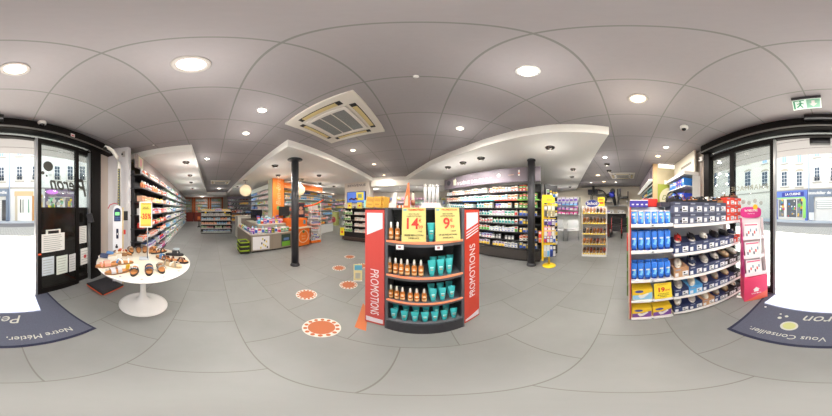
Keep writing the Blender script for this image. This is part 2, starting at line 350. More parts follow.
# facades across the street
FA = Frame(0, -13.2, 172)
def fu(px): return FA.U(px)
def fz(px, py): return FA.Z(px, py)
stone = mat((222, 218, 208), .85, noise=.06, scale=2.5, bump=.1); render_m = mat((222, 221, 218), .85, noise=.03, scale=2)
shut = mat((150, 190, 240), .5); gl_dark = mat((74, 88, 104), .15); sash = mat((235, 236, 236), .5)
def building(label, p0, p1, m, h=10.6, u_over=None):
    u0, u1 = (fu(p0), fu(p1)) if u_over is None else u_over
    t = thing('town_house', label, 'building', (FA.x, FA.y, 0), FA.a)
    MB().box(u0, u1, 0, 1.2, 0, h, m).obj('wall', t)
    MB().box(u0 - .02, u1 + .02, -.22, 1.3, h, h + .22, mat((170, 160, 150), .8)).obj('eaves', t)
    MB().box(u0, u1, -.07, 0, 3.28, 3.42, mat((168, 164, 156), .8)).obj('string_course', t)
    return t, u0, u1
def win(t, px, y0, y1, wpx, kind='plain'):
    u0, u1 = fu(px - wpx / 2), fu(px + wpx / 2); z1, z0 = fz(px, y0), fz(px, y1)
    if u0 > u1: u0, u1 = u1, u0
    b = MB(); w = u1 - u0
    b.box(u0 - .13, u1 + .13, -.05, 0, z0 - .1, z1 + .13, mat((226, 222, 212), .8)); b.box(u0, u1, -.06, -.05, z0, z1, sash)
    if kind == 'arch':
        poly = [(u0 + w / 2 + (w / 2 + .14) * math.cos(R(a)), z1 - .02 + .34 * math.sin(R(a))) for a in range(0, 181, 20)]
        b.prism(poly, .0, .06, mat((176, 168, 152), .8), Matrix.Rotation(R(90), 4, 'X'))
    b.box(u0 - .15, u1 + .15, -.16, -.04, z0 - .16, z0 - .04, mat((178, 174, 166), .8))
    f = b.obj('window_frame', t)
    b = MB(); n = 2
    for i in range(n):
        a0 = u0 + .05 + i * (w - .1) / 2 + .02; a1 = u0 + .05 + (i + 1) * (w - .1) / 2 - .02
        k = 4 if kind != 'blue' else 1
        for j in range(k):
            q0 = lerp(z0 + .05, z1 - .05, j / k) + .02; q1 = lerp(z0 + .05, z1 - .05, (j + 1) / k) - .02
            b.box(a0, a1, -.07, -.06, q0, q1, shut if kind == 'blue' else gl_dark)
    b.obj('pane', f)
    if kind == 'rail':
        b = MB(); b.box(u0, u1, -.2, -.18, z0 + .42, z0 + .46, BLACK); b.box(u0, u1, -.2, -.18, z0 + .08, z0 + .11, BLACK)
        for i in range(9):
            uu = lerp(u0, u1, (i + .5) / 9); b.box(uu - .012, uu + .012, -.2, -.18, z0 + .08, z0 + .42, BLACK)
        b.obj('window_guard', t)
# 1: stone house with blue shop
t1, ua, ub = building('cream stone town house with arched windows over a blue shop front', 700, 809, stone)
for px in (714, 731, 748, 765, 784.5, 799.5):
    win(t1, px, 152, 163.5, 5.2, 'blue'); win(t1, px, 171.5, 186.5, 6.2, 'arch')
# 2: pale house with grey shop
t2, ua, ub = building('pale rendered town house with guarded windows over a grey estate agent shop', 809, 809, render_m, 10.4, (fu(809), fu(9.5)))
for px in (817.2, 833.5, 3.2):
    if px == 3.2: continue
    win(t2, px, 167, 181.5, 6.2, 'rail'); win(t2, px, 150, 157, 6, 'blue')
# 3: house left of the pipe
t3, ua, ub = building('white rendered town house with guarded windows over an open passage', 10, 104, mat((226, 226, 224), .85, noise=.03, scale=2), 10.5, (fu(9.5), fu(104)))
for px in (19.5, 35, 57, 70, 82):
    win(t3, px, 166, 180.5, 6.2, 'rail'); win(t3, px, 150.5, 156.2, 6, 'blue')
b = MB(); b.tube([(fu(9.6), -.1, 0.1), (fu(9.6), -.1, 10.3)], .06, mat((176, 190, 214), .5)); tag(b.obj('drain_pipe', None, (FA.x, FA.y, 0), FA.a), 'pale blue rainwater pipe left of the estate agent shop', 'drain pipe')
b = MB(); b.tube([(fu(809), -.1, 0.1), (fu(809), -.1, 10.3)], .06, mat((176, 190, 214), .5)); tag(b.obj('drain_pipe', None, (FA.x, FA.y, 0), FA.a), 'pale blue rainwater pipe between the blue shop and the grey shop', 'drain pipe')
def shop(label, p0, p1, ytop, ybot, m, sign, sc, ssize, uo=None):
    u0, u1 = (fu(p0), fu(p1)) if uo is None else uo
    pm = FA; z1, z0 = ytop, ybot
    t = thing('shop_front', label, 'shop front', (FA.x, FA.y, 0), FA.a)
    MB().box(u0, u1, -.2, -.001, z0, z1, m).obj('fascia', t)
    MB().box(u0, u0 + .28, -.16, -.001, 0.04, z0, m).obj('pilaster', t); MB().box(u1 - .28, u1, -.16, -.001, 0.04, z0, m).obj('pilaster', t)
    if sign: text(sign, ssize, ((u0 + u1) / 2, -.21, (z0 + z1) / 2), sc, t, bold=.006)
    return t, u0, u1
NAVY = mat((62, 78, 150), .45); GREYB = mat((112, 124, 142), .5)
t, u0, u1 = shop('blue shop front with white lettered sign and lime side panel', 776, 808, 3.25, 2.5, mat((92, 116, 190), .45), None, None, 0)
MB().box(fu(783), fu(804.5), -.23, -.2, 2.62, 3.08, mat((40, 46, 140), .4)).obj('sign_board', t)
text('LA CUISINE', .36, (fu(793.5), -.24, 2.85), WHITE, t, bold=.01)
MB().box(u0, u1 - .3, -.215, -.2, 2.42, 2.52, mat((150, 220, 120), .5)).obj('lime_strip', t)
b = MB(); b.box(fu(778), fu(803), -.06, -.002, .25, 2.42, mat((226, 224, 222), .5)); b.obj('window_surround', t)
for q0, q1, nm in ((779, 784.3, 'display_window'), (787, 796.5, 'door_panel'), (797.3, 802.5, 'display_window')):
    b = MB(); b.box(fu(q0), fu(q1), -.08, -.06, .35, 2.3, mat((120, 122, 124), .2) if nm != 'door_panel' else mat((84, 88, 92), .2))
    for k in range(16):
        uu = lerp(fu(q0), fu(q1), random.uniform(.1, .85)); zz = random.uniform(.4, 2.1); s_ = random.uniform(.08, .22)
        b.box(uu, uu + s_, -.1, -.08, zz, zz + s_ * 1.3, mat(random.choice([(220, 60, 60), (240, 240, 240), (250, 200, 60), (60, 120, 200), (240, 240, 240), (60, 60, 70), (120, 200, 90)]), .5))
    b.obj(nm, t)
MB().box(fu(803.6), fu(806.4), -.19, -.16, .3, 2.35, mat((150, 215, 110), .5)).obj('lime_panel', t)
MB().box(fu(776.2), fu(777.6), -.19, -.16, .2, 2.4, mat((120, 70, 150), .5)).obj('purple_panel', t)
t, u0, u1 = shop('grey blue estate agent front with rows of white cards in the window', 809.5, 832, 3.25, 2.5, GREYB, None, None, 0, (fu(809.5), fu(8.8)))
text('Immobilier de ville', .42, (lerp(u0, u1, .46), -.21, 2.88), WHITE, t, bold=.008)
b = MB(); b.box(fu(815.5), fu(0.3), -.05, -.001, 1.2, 2.45, mat((226, 226, 224), .5)); b.obj('window_surround', t)
b = MB(); b.box(fu(816.5), fu(832), -.07, -.05, 1.25, 2.1, mat((150, 158, 164), .2)); 
b.obj('display_window', t)
for i in range(6):
    for j in range(4):
        uu = lerp(fu(817.3), fu(831.5), i / 5.2); MB().box(uu, uu + .3, -.09, -.07, 1.32 + j * .2, 1.44 + j * .2, WHITE).obj('advert_card', t)
MB().box(fu(2.0), fu(6.5), -.08, -.001, .1, 2.15, mat((60, 62, 68), .2)).obj('doorway', t)
MB().box(fu(809.7), fu(814.5), -.2, -.16, .9, 2.5, GREYB).obj('side_panel', t); MB().box(fu(809.7), fu(814.5), -.2, -.16, .1, .9, mat((226, 228, 230), .6)).obj('plinth', t)
# passage
t = thing('archway', 'open passage under a tan lintel left of the estate agent', 'archway', (FA.x, FA.y, 0), FA.a)
MB().box(fu(14.5), fu(33.5), -.12, -.001, 2.55, 3.0, mat((214, 180, 140), .7)).obj('lintel', t)
MB().box(fu(17.5), fu(32), -.05, -.001, .1, 2.55, mat((238, 238, 232), .7)).obj('pale_recess', t)
MB().box(fu(15), fu(17.3), -.12, -.001, .1, 2.55, mat((196, 184, 164), .8)).obj('stone_post', t)
MB().box(fu(32), fu(34), -.12, -.001, .1, 2.55, mat((190, 140, 90), .8)).obj('wooden_post', t)
for q, cc in ((20, (90, 92, 88)), (22.5, (150, 150, 146)), (28, (120, 160, 140))): MB().box(fu(q), fu(q + 1.1), -.1, -.05, .9, 2.2, mat(cc, .6)).obj('hanging_strip', t)
# purple shop seen through the left leaf
t, u0, u1 = shop('purple shop front with pink oval sign seen through the left door leaf', 45, 74, 3.3, 2.5, mat((110, 96, 120), .5), None, None, 0)
b = MB(); b.lathe([(.62, 0), (.62, .05)], mat((214, 130, 226), .5), 24, Matrix.Translation((lerp(u0, u1, .22), -.2, 2.95)) @ Matrix.Rotation(R(90), 4, 'X') , sy=.38); b.obj('pink_oval_sign', t)
text('PHOTO TABAC', .3, (lerp(u0, u1, .68), -.21, 2.9), WHITE, t)
for q0, q1 in ((47, 53), (55, 62), (65, 72)):
    b = MB(); b.box(fu(q0), fu(q1), -.08, -.001, .3, 2.4, mat((96, 100, 110), .2))
    for k in range(10):
        uu = lerp(fu(q0), fu(q1), random.uniform(.1, .8)); zz = random.uniform(1.2, 2.1); b.box(uu, uu + .3, -.1, -.08, zz, zz + .3, mat(random.choice([(230, 230, 230), (250, 220, 80), (180, 120, 200), (110, 200, 140)]), .5))
    b.obj('display_window', t)
MB().box(fu(39), fu(42.5), -.1, -.001, .1, 2.7, mat((200, 170, 110), .7)).obj('ochre_panel', t)

# cast iron columns
def column(px, label):
    x, y, _ = ray(px, 265, 0)
    t = thing('cast_iron_column', label, 'column', (x, y, 0))
    m = mat((58, 58, 62), .35, .3)
    MB().lathe([(.083, 0.05), (.083, ZS - .03)], m, 24).obj('shaft', t)
    MB().lathe([(.11, 0), (.11, .02), (.09, .05), (.083, .07)], m, 24).obj('base', t)
    return t, m
t, m = column(295, 'dark grey round iron column standing beside the orange counter')
b = MB().lathe([(.084, ZS - .05), (.10, ZS - .03), (.12, ZS - .012), (.17, ZS - .005), (.17, ZS)], m, 24); b.obj('capital', t)
t, m = column(531.3, 'dark grey round iron column in front of the dental care shelves')
MB().lathe([(.084, ZS - .04), (.095, ZS - .03), (.095, ZS)], m, 24).obj('capital', t)
# ================================================================ NEAR THINGS
# entrance mat
t = thing('entrance_mat', 'dark blue rubber edged entrance mat with pale lettering in the doorway', 'door mat', (0, 0, 0))
mx0, mx1 = -0.68, 0.76
b = MB(); b.prism([(-0.68, -0.80), (0.76, -0.71), (0.90, -1.58), (-0.60, -1.72)][::-1], 0.0, 0.006, mat((34, 38, 62), .8)); b.obj('rubber_edge', t)
b = MB(); b.prism([(-0.655, -0.825), (0.735, -0.74), (0.87, -1.555), (-0.575, -1.695)][::-1], 0.006, 0.011, mat((84, 88, 104), .95, noise=.25, scale=120, bump=.4)); b.obj('carpet', t)
MT = mat((190, 190, 180), .9)
text('Notre Métier,   Vous Conseiller.', .088, (0.06, -0.875, .0115), MT, t, (0, 0, R(3.5)), shear=.1)
text('Peron', .19, (0.05, -1.19, .0115), MT, t, (0, 0, R(3.5)), shear=.35)
MB().lathe([(.055, 0), (.055, .001)], mat((186, 190, 130), .9), 24, Matrix.Translation((0.37, -1.02, .0112))).obj('yellow_dot', t)
MB().lathe([(.075, 0), (.075, .0006)], MT, 24, Matrix.Translation((0.37, -1.02, .0112))).obj('pale_ring', t)
for x, y, r in ((.50, -1.12, .02), (.45, -1.17, .018), (.52, -1.19, .012)): MB().lathe([(r, 0), (r, .001)], MT, 16, Matrix.Translation((x, y, .0112))).obj('pale_dot', t)

# ---- tulip table
tx, ty, _ = (-1.335, -0.755, 0)
t = thing('pedestal_table', 'round white pedestal table covered with sandals', 'table', (tx, ty, 0))
wh = mat((238, 238, 238), .25)
MB().lathe([(.0, .700), (.50, .694), (.53, .702), (.532, .711), (.525, .7155)], wh, 64).lathe([(.525, .7155), (.001, .716)], mat((216, 208, 192), .35), 64, cap=False).obj('tabletop', t)
MB().lathe([(.283, 0.0), (.283, .006), (.24, .018), (.15, .04), (.08, .085), (.045, .15), (.034, .25), (.034, .40), (.045, .55), (.075, .66), (.11, .699)], wh, 48).obj('pedestal', t)
for i in range(16):
    a = i * 2 * math.pi / 16 + .1; b = MB(); b.lathe([(.013, 0), (.013, .001)], mat(random.choice([(150, 140, 160), (170, 160, 150), (120, 120, 140)]), .6), 10, Matrix.Translation((.475 * math.cos(a), .475 * math.sin(a), .716))); b.obj('printed_dot', t)

TAN = mat((196, 132, 74), .7, noise=.1, scale=60); CORK = mat((150, 112, 78), .85, noise=.2, scale=90)
def outline(L=.24, W=.085, n=22, k=1.0):
    """foot shape along +y with the toe at +y"""
    pts = []
    for i in range(n):
        a = 2 * math.pi * i / n; y = math.sin(a); x = math.cos(a)
        w = (0.36 + 0.13 * (y + 1) / 2 * 1.0 - 0.05 * math.exp(-((y + .05) ** 2) / .08)) * W * k
        pts.append((x * w * (1 if abs(y) < .98 else .8) + (.006 * y), y * L / 2 * k))
    return pts
def arch(b, y, wy, w, h, m, z0, dy=0.0, n=8, th=.003):
    """a strap over the foot, centred at y"""
    ro = []
    for i in range(n + 1):
        a = math.pi * i / n; x = -math.cos(a) * w; z = z0 + math.sin(a) ** .7 * h; yy = y + dy * math.cos(a)
        ro.append((x, yy, z, -math.cos(a), math.sin(a)))
    rings = []
    for x, yy, z, nx, nz in ro:
        rings.append([(x, yy - wy / 2, z), (x, yy + wy / 2, z), (x + nx * th, yy + wy / 2, z + nz * th), (x + nx * th, yy - wy / 2, z + nz * th)])
    b.loft(rings, m, smooth=False); return b
def sandal(sole, foot, strap, strap2=None, style='two', wedge=.0, deco=None):
    def fn():
        t = thing('sandal', '', 'sandal'); st2 = strap2 or strap
        lo = outline(); hi = outline(k=.93)
        b = MB()
        def zz(y): return wedge * max(0, min(1, (.06 - y) / .14))
        n = len(lo)
        vs = [(x, y, 0) for x, y in lo] + [(x, y, .02 + zz(y)) for x, y in lo]
        b.add(vs, [tuple(range(n - 1, -1, -1)), tuple(range(n, 2 * n))] + [(i, (i + 1) % n, n + (i + 1) % n, n + i) for i in range(n)], sole)
        b.obj('sole', t)
        b = MB(); vs = [(x, y, .0195 + zz(y)) for x, y in hi] + [(x, y, .027 + zz(y)) for x, y in hi]
        b.add(vs, [tuple(range(n, 2 * n))] + [(i, (i + 1) % n, n + (i + 1) % n, n + i) for i in range(n)], foot); b.obj('footbed', t)
        if style == 'two':
            o1 = arch(MB(), .048, .042, .039, .040, strap, .018).obj('strap', t); arch(MB(), -.012, .038, .036, .050, st2, .018 + zz(-.01)).obj('strap', t)
            for y in (.048, -.012): MB().box(.030, .042, y - .012, y + .012, .030, .046, CHROME).obj('buckle', o1)
        elif style == 'cross':
            arch(MB(), .035, .022, .039, .040, strap, .018, .03).obj('strap', t); arch(MB(), .035, .022, .040, .043, st2, .018, -.03).obj('strap', t)
            arch(MB(), -.06, .014, .033, .045, st2, .02 + zz(-.06)).obj('heel_strap', t)
        elif style == 'thong':
            arch(MB(), .06, .018, .037, .034, strap, .018, .0).obj('strap', t); arch(MB(), .0, .06, .036, .046, st2, .018).obj('strap', t)
        else:
            arch(MB(), .03, .10, .039, .045, strap, .018).obj('upper_band', t)
        if deco:
            b = MB()
            for q in (-.016, 0, .016): b.sphere((q, .048, .062), .008, deco, 8, 6)
            b.obj('ornament', t)
        return t
    return Proto(fn)
BLK = mat((30, 30, 34), .6); NVY = mat((52, 62, 92), .8); BRN = mat((112, 66, 42), .6); DBR = mat((70, 42, 32), .5); GRG = mat((166, 156, 140), .8)
SLV = mat((196, 196, 200), .35, .4); PNK = mat((222, 150, 130), .6); BLU = mat((80, 120, 170), .6); WHT = mat((232, 228, 220), .6); BEI = mat((206, 184, 150), .7); RDS = mat((196, 52, 44), .5)
def at(px, py, z=.717): return ray(px, py, z)
TS = [  # picture column, row, heading of the toe (deg from +y), prototype, label
 (107, 266.5, 255, sandal(CORK, TAN, PNK, style='thong'), 'tan sandal with salmon pink straps at the rim of the round table nearest the door'),
 (117.5, 272.8, 248, sandal(CORK, TAN, SLV, style='two'), 'tan footbed sandal with silvery straps near the front rim of the round table'),
 (134.8, 271.2, 185, sandal(BLK, TAN, BLK, WHT, 'two', deco=SLV), 'black and white strapped sandal with stones beside the yellow tag'),
 (149.2, 270.6, 178, sandal(BLK, TAN, NVY, NVY, 'two'), 'tan sandal with two wide navy suede straps at the front of the round table'),
 (160.6, 268.8, 168, sandal(BLK, TAN, GRG, GRG, 'two'), 'tan sandal with wide greige straps right of the navy suede one'),
 (171.5, 265.8, 118, sandal(BEI, BEI, WHT, GRG, 'cross'), 'beige strappy sandal with white ornament lying sideways on the round table'),
 (178, 262, 105, sandal(BLK, TAN, DBR, BRN, 'cross'), 'dark brown criss-cross sandal at the aisle side rim of the table'),
 (174.5, 255.2, 95, sandal(BLK, BLK, BLK, BLK, 'thong', deco=BLK), 'black sandal with flower ornaments near the far rim of the table'),
 (163, 259.2, 130, sandal(CORK, TAN, BRN, BLU, 'two'), 'tan sandal with brown and blue straps behind the dark criss-cross one'),
 (159, 252.8, 60, sandal(BLK, TAN, BLK, BRN, 'cross'), 'tan sandal with crossed black straps beside the yellow sign pole'),
 (152.5, 251.2, 15, sandal(CORK, TAN, TAN, TAN, 'two'), 'plain tan sandal just behind the sign pole'),
 (145, 250.6, 0, sandal(CORK, TAN, BRN, BRN, 'two'), 'tan sandal with brown straps in the far row left of the pole'),
 (138.5, 250.8, -5, sandal(CORK, TAN, DBR, BLK, 'two'), 'tan sandal with dark straps, middle of the far row'),
 (131, 251.2, -12, sandal(BLK, TAN, BRN, GRG, 'two'), 'tan and grey strapped sandal at the start of the far row'),
 (124.5, 253.8, -55, sandal(CORK, TAN, mat((196, 92, 50), .5), None, 'band'), 'orange brown wide band slide sandal near the height scale'),
 (119, 254.6, -60, sandal(CORK, BEI, BRN, WHT, 'cross', .03), 'brown and white wedge sandal between the blue wedge and the band slide'),
 (113, 256.4, -65, sandal(WHT, BEI, BLU, BLU, 'band', .035), 'blue and white wedge mule on the door side of the table, farther from the rim'),
 (107.3, 258.6, -70, sandal(WHT, BEI, NVY, BLU, 'band', .035), 'navy and white wedge mule at the door side rim of the table'),
 (122.5, 263.6, 262, sandal(CORK, TAN, BLU, WHT, 'cross'), 'tan sandal with blue patterned crossed straps in the middle of the table'),
]
for px, py, h, pr, lab in TS:
    x, y, z = at(px, py); pr.put((x, y, .717), -R(h) - math.atan2(x, y), lab, 'sandal', 'sandals on the round white table')
x, y, z = at(127, 271)
b = MB(); b.box(-.022, .022, -.002, .002, 0, .085, mat((244, 196, 60), .5), Matrix.Rotation(R(-14), 4, 'X')).box(-.022, .022, -.01, .03, 0, .003, mat((244, 196, 60), .5)); tag(b.obj('price_tag', None, (x, y, .717), R(-20)), 'small yellow folded tag standing beside the black and white sandal', 'tag')
# sign on the table
x, y, z = at(147.5, 258.5); an = math.atan2(x, y)
t = thing('sale_sign', 'yellow minus 35 percent sale sign on a clear pole standing on the sandal table', 'sign', (x, y, .717), -an)
MB().box(-.10, .02, -.05, .06, 0, .004, mat((178, 186, 196), .3)).obj('base_plate', t)
MB().tube([(0, 0, .004), (0, 0, .60)], .007, mat((200, 204, 208), .2, .5), 10).obj('pole', t)
dist = math.hypot(x, y); z0 = H + dist * math.tan(R((208 - 226.5) * 180 / 416)) - .717; z1 = H + dist * math.tan(R((208 - 202.5) * 180 / 416)) - .717; w = 6.3 * R(360 / 832) * dist
b = MB(); b.box(-w - .02, w - .02, -.016, -.008, z0 - .01, z1 + .01, mat((226, 228, 224), .3)).box(-w - .008, w - .032, -.0175, -.016, z0 + .005, z1 - .005, YELLOW); o = b.obj('sign_card', t)
text('-35%', .088, (-.02, -.02, lerp(z0, z1, .42)), mat((214, 52, 40), .5), t, bold=.002, sx=.72)
text('PROMOTION', .022, (-.005, -.02, z1 - .018), mat((226, 90, 40), .5), t, sx=.9)
text('SUR LES\nSANDALES', .018, (-.02, -.02, lerp(z0, z1, .77)), INK, t)
text('EXCEPTIONNELLE', .014, (-.02, -.02, z0 + .02), mat((220, 110, 60), .5), t)
# small clear dish at the far rim
x, y, z = at(176.5, 249.5); MB().lathe([(.03, 0), (.045, .004), (.05, .014)], mat((200, 214, 222), .2), 20).obj('glass_dish', None, (x, y, .717)); tag(bpy.context.scene.collection.objects['glass_dish'], 'small pale glass dish at the far rim of the round table', 'dish')

# ---- weighing and height scale
t = thing('height_scale', 'white pharmacy weighing scale with curved height arm and black platform', 'weighing scale', (-1.38, -1.43, 0), R(-4))
bl = mat((30, 30, 34), .45)
b = MB(); b.box(-.2, .2, -.2, .2, .02, .06, bl); b.obj('platform', t, bevel=.01)
MB().box(-.185, .185, .2, .206, .024, .038, mat((240, 90, 40), .4)).obj('orange_strip', t); MB().box(.2, .206, -.185, .185, .024, .038, mat((240, 90, 40), .4)).obj('orange_strip', t)
MB().box(-.17, .17, -.17, .17, .06, .064, mat((44, 44, 50), .8)).obj('tread_mat', t)
loc = Vector((-1.63, -1.40, 0)) - Vector((-1.38, -1.43, 0)); loc.rotate(Matrix.Rotation(R(4), 3, 'Z'))
T = Matrix.Translation(loc) @ Matrix.Rotation(math.atan2(1.60, -1.44) + R(4), 4, 'Z')
wp = mat((232, 234, 240), .35)
b = MB(); 
prof = [(-.075, 0), (.075, 0), (.075, 1.28)] + [(.075 * math.cos(R(a)), 1.30 + .095 * math.sin(R(a))) for a in range(10, 171, 16)] + [(-.075, 1.28)]
b.prism(prof, -.06, .06, wp, T @ Matrix.Rotation(R(90), 4, 'X')); col = b.obj('housing', t, bevel=.006)
MB().box(.078, .10, -.05, .06, .0, 1.36, mat((206, 186, 140), .5), T).obj('tan_side_trim', t)
b = MB(); b.prism([(-.052, 1.14), (.052, 1.14), (.052, 1.29)] + [(.052 * math.cos(R(a)), 1.29 + .06 * math.sin(R(a))) for a in range(20, 161, 20)] + [(-.052, 1.29)], .06, .064, mat((44, 62, 100), .3), T @ Matrix.Rotation(R(90), 4, 'X')); pn = b.obj('control_panel', col)
MB().box(-.034, .034, -.068, -.064, 1.235, 1.285, mat((120, 210, 130), .3, emit=.6), T).obj('green_display', pn)
b = MB(); [b.box(-.03 + i * .024, -.014 + i * .024, -.067, -.064, 1.165 + j * .026, 1.18 + j * .026, mat((90, 120, 180), .4), T) for i in range(3) for j in range(2)]; b.obj('button', pn)
MB().box(-.018, .018, -.064, -.06, .86, 1.02, mat((30, 40, 66), .3), T).box(-.008, .008, -.066, -.064, .92, .95, WHITE, T).obj('coin_slot', col)
MB().box(-.03, .01, -.064, -.06, .70, .735, INK, T).box(-.02, .0, -.066, -.06, .735, .765, INK, T).obj('person_pictogram', col)
b = MB(); b.tube([T @ Vector(p) for p in [(.03, .07, 1.2), (.03, .07, 2.0), (.03, .06, 2.12), (.0, .03, 2.22), (-.04, -.01, 2.28), (-.09, -.05, 2.33), (-.14, -.09, 2.355), (-.19, -.12, 2.36)]], .031, mat((236, 232, 224), .35), 14); b.obj('curved_arm', t)
b = MB(); b.box(.012, .05, .035, .045, 1.38, 2.02, mat((70, 74, 66), .5), T)
for i in range(14): b.box(.014, .03, .033, .035, 1.4 + i * .045, 1.412 + i * .045, mat((200, 190, 90), .5), T)
b.obj('ruler_tape', t)
MB().lathe([(.028, 0), (.033, -.02), (.028, -.04)], BLACK, 16, T @ Matrix.Translation((-.19, -.12, 2.35))).obj('sensor_head', t)
b = MB(); b.box(-.19, -.1, -.03, .03, 1.18, 1.33, bl, T @ Matrix.Rotation(R(-14), 4, 'Y')); b.obj('hand_grip', t); MB().box(.1, .17, -.02, .03, 1.15, 1.3, bl, T).obj('hand_grip', t)
b = MB(); b.tube([T @ Vector(p) for p in [(-.15, 0, 1.34), (-.12, .02, 1.40), (-.05, .05, 1.43), (.02, .06, 1.41)]], .008, mat((190, 70, 90), .5), 8); b.obj('cable', t)
MB().box(.1, .13, -.065, -.05, .93, 1.0, mat((196, 50, 50), .5), T).obj('red_tag', t)
# small sensor box high on the wall return, black hook
p = ray(127, 152.5, 2.5)
tag(MB().box(-.04, .04, -.05, .0, -.06, .06, mat((196, 190, 186), .5)).box(-.03, .0, -.058, -.05, -.02, .02, BLACK).obj('alarm_sensor', None, (-2.075, -1.60, 2.46), R(95)), 'small white alarm sensor high on the grey wall beside the shelf upright', 'sensor')
tag(MB().box(-.05, .06, -.05, .0, -.05, .05, mat((206, 202, 198), .5)).box(-.05, -.02, -.058, -.05, -.02, .02, BLACK).obj('alarm_sensor', None, (pR[0] + .06, pR[1] + .05, 2.36), R(186)), 'white alarm sensor box high beside the black frame behind the blue packs', 'sensor')

# ================================================================ PROMOTION STAND
PX, PY = 0.045, 1.02
grey = mat((92, 94, 100), .4, .2); dgrey = mat((50, 50, 56), .5)
def stand():
    t = thing('promotion_stand', 'red sided curved promotion display stand with four shelves of sun care', 'display stand', (PX, PY, 0))
    W2 = .305
    def bow(d0=.0, k=.055, n=12): return [(lerp(-W2, W2, i / n), d0 - k * (1 - (2 * i / n - 1) ** 2)) for i in range(n + 1)]
    MB().prism(bow(-.0, .06) + [(W2, .30), (-W2, .30)], .0, .17, dgrey).obj('base_plinth', t)
    MB().box(-W2, W2, .27, .29, .17, 1.35, mat((34, 34, 38), .5)).obj('back_panel', t)
    MB().box(-W2, W2, .14, .31, 1.335, 1.352, mat((70, 72, 78), .4)).obj('top_board', t)
    for z in (.18, .485, .775, 1.085):
        o = MB().prism(bow(.01, .05) + [(W2, .27), (-W2, .27)], z - .014, z - .002, mat((104, 106, 112), .4)).obj('shelf', t)
        if z > .2:
            ou = bow(.004, .052); inn = bow(.012, .052)
            MB().prism(ou + inn[::-1], z - .034, z - .008, grey).obj('shelf_rail', o)
            ou = bow(.0, .052); MB().prism(ou + bow(.010, .052)[::-1], z - .010, z + .008, mat((244, 150, 110), .5)).obj('orange_strip', o)
    for s in (-1, 1): MB().box(s * W2 - .012, s * W2 + .012, .0, .30, .0, 1.352, grey).obj('side_post', t)
    for i, (x, z) in enumerate(((-.19, 1.05), (.10, 1.05))):
        yy = -.047 + .05 * (x / W2) ** 2
        b = MB(); b.box(x - .028, x + .028, yy - .010, yy - .005, z - .022, z + .014, mat((236, 238, 240), .4)); b.box(x - .013, x + .008, yy - .0115, yy - .010, z - .012, z + .006, mat((160, 120, 130), .5)); b.obj('price_tag', t)
    for s in (-1, 1):
        b = MB()
        for k in range(36): b.box(s * .282 - .008, s * .282 + .008, .262, .27, .2 + k * .031, .213 + k * .031, BLACK)
        b.obj('slotted_strip', t)
    red1 = mat((205, 80, 74), .45)
    def panel(x0, y0, x1, y1, z0, z1, m, wtop, flip):
        d = Vector((x1 - x0, y1 - y0)); L = d.length; a = math.atan2(d.y, d.x); M = Matrix.Translation((x0, y0, 0)) @ Matrix.Rotation(a, 4, 'Z')
        o = MB().box(0, L, .0, .025, z0, z1, m, M).obj('side_panel', t)
        wm = mat((236, 230, 238), .5)
        def wedge(pts): 
            b = MB(); b.prism(pts, -.0, .0015, wm, M @ Matrix.Rotation(R(90), 4, 'X')); b.obj('white_shape', o)
        wedge([(.018, z1 - .025), (L - .012, z1 - .025), (L - .012, z1 - .15), (.018, z1 - .215)] if not flip else [(.02, z1 - .025), (L - .02, z1 - .025), (L - .02, z1 - .12), (.02, z1 - .17)])
        if flip:
            for k in range(3): wedge([(.02, z1 - .19 - k * .025), (L - .02, z1 - .14 - k * .025), (L - .02, z1 - .15 - k * .025), (.02, z1 - .20 - k * .025)])
        wedge([(.01, z0 + .03), (L - .01, z0 + .03), (L - .01, z0 + (.12 if flip else .10)), (.01, z0 + (.06 if flip else .11))])
        tx_ = text('PROMOTIONS', .115, (0, 0, 0), mat((240, 232, 236), .5), o, ext=.0006, sx=1.0)
        c_ = Matrix.Rotation(R(-90 if flip else 90), 4, 'Y') if False else None
        if flip: rr = M @ Matrix.Translation((L * .5, -.0025, lerp(z0, z1, .53))) @ Matrix.Rotation(R(90), 4, 'X') @ Matrix.Rotation(R(90), 4, 'Z')
        else: rr = M @ Matrix.Translation((L * .5, -.0025, lerp(z0, z1, .36))) @ Matrix.Rotation(R(90), 4, 'X') @ Matrix.Rotation(R(-90), 4, 'Z')
        sc_ = .56 / .70
        tx_.matrix_local = rr @ Matrix.Diagonal((sc_, .95, 1, 1)); return o
    panel(-.495, .02, -.322, -.005, .055, 1.335, red1, 0, False)
    panel(.322, .005, .50, .10, .055, 1.335, mat((202, 62, 42), .45), 0, True)
    return t
stand()
def spray():
    t = thing('sun_spray_bottle', '', 'bottle')
    am = mat((186, 112, 46), .3); MB().lathe([(.001, 0), (.0185, .002), (.0195, .01), (.0195, .088), (.016, .098), (.009, .103)], am, 16).obj('body', t)
    MB().lathe([(.0085, .102), (.0085, .112), (.0095, .114), (.0095, .128), (.006, .150), (.001, .152)], WHITE, 12).obj('cap', t)
    MB().lathe([(.0199, .012), (.0199, .032)], mat((226, 190, 140), .5), 16).lathe([(.0198, .052), (.0198, .08)], mat((230, 150, 66), .5), 16, cap=False).box(-.011, .011, -.0205, -.0196, .056, .066, mat((240, 230, 214), .5)).box(-.008, .008, -.0205, -.0196, .072, .077, mat((240, 230, 214), .5)).obj('label', t)
    return t
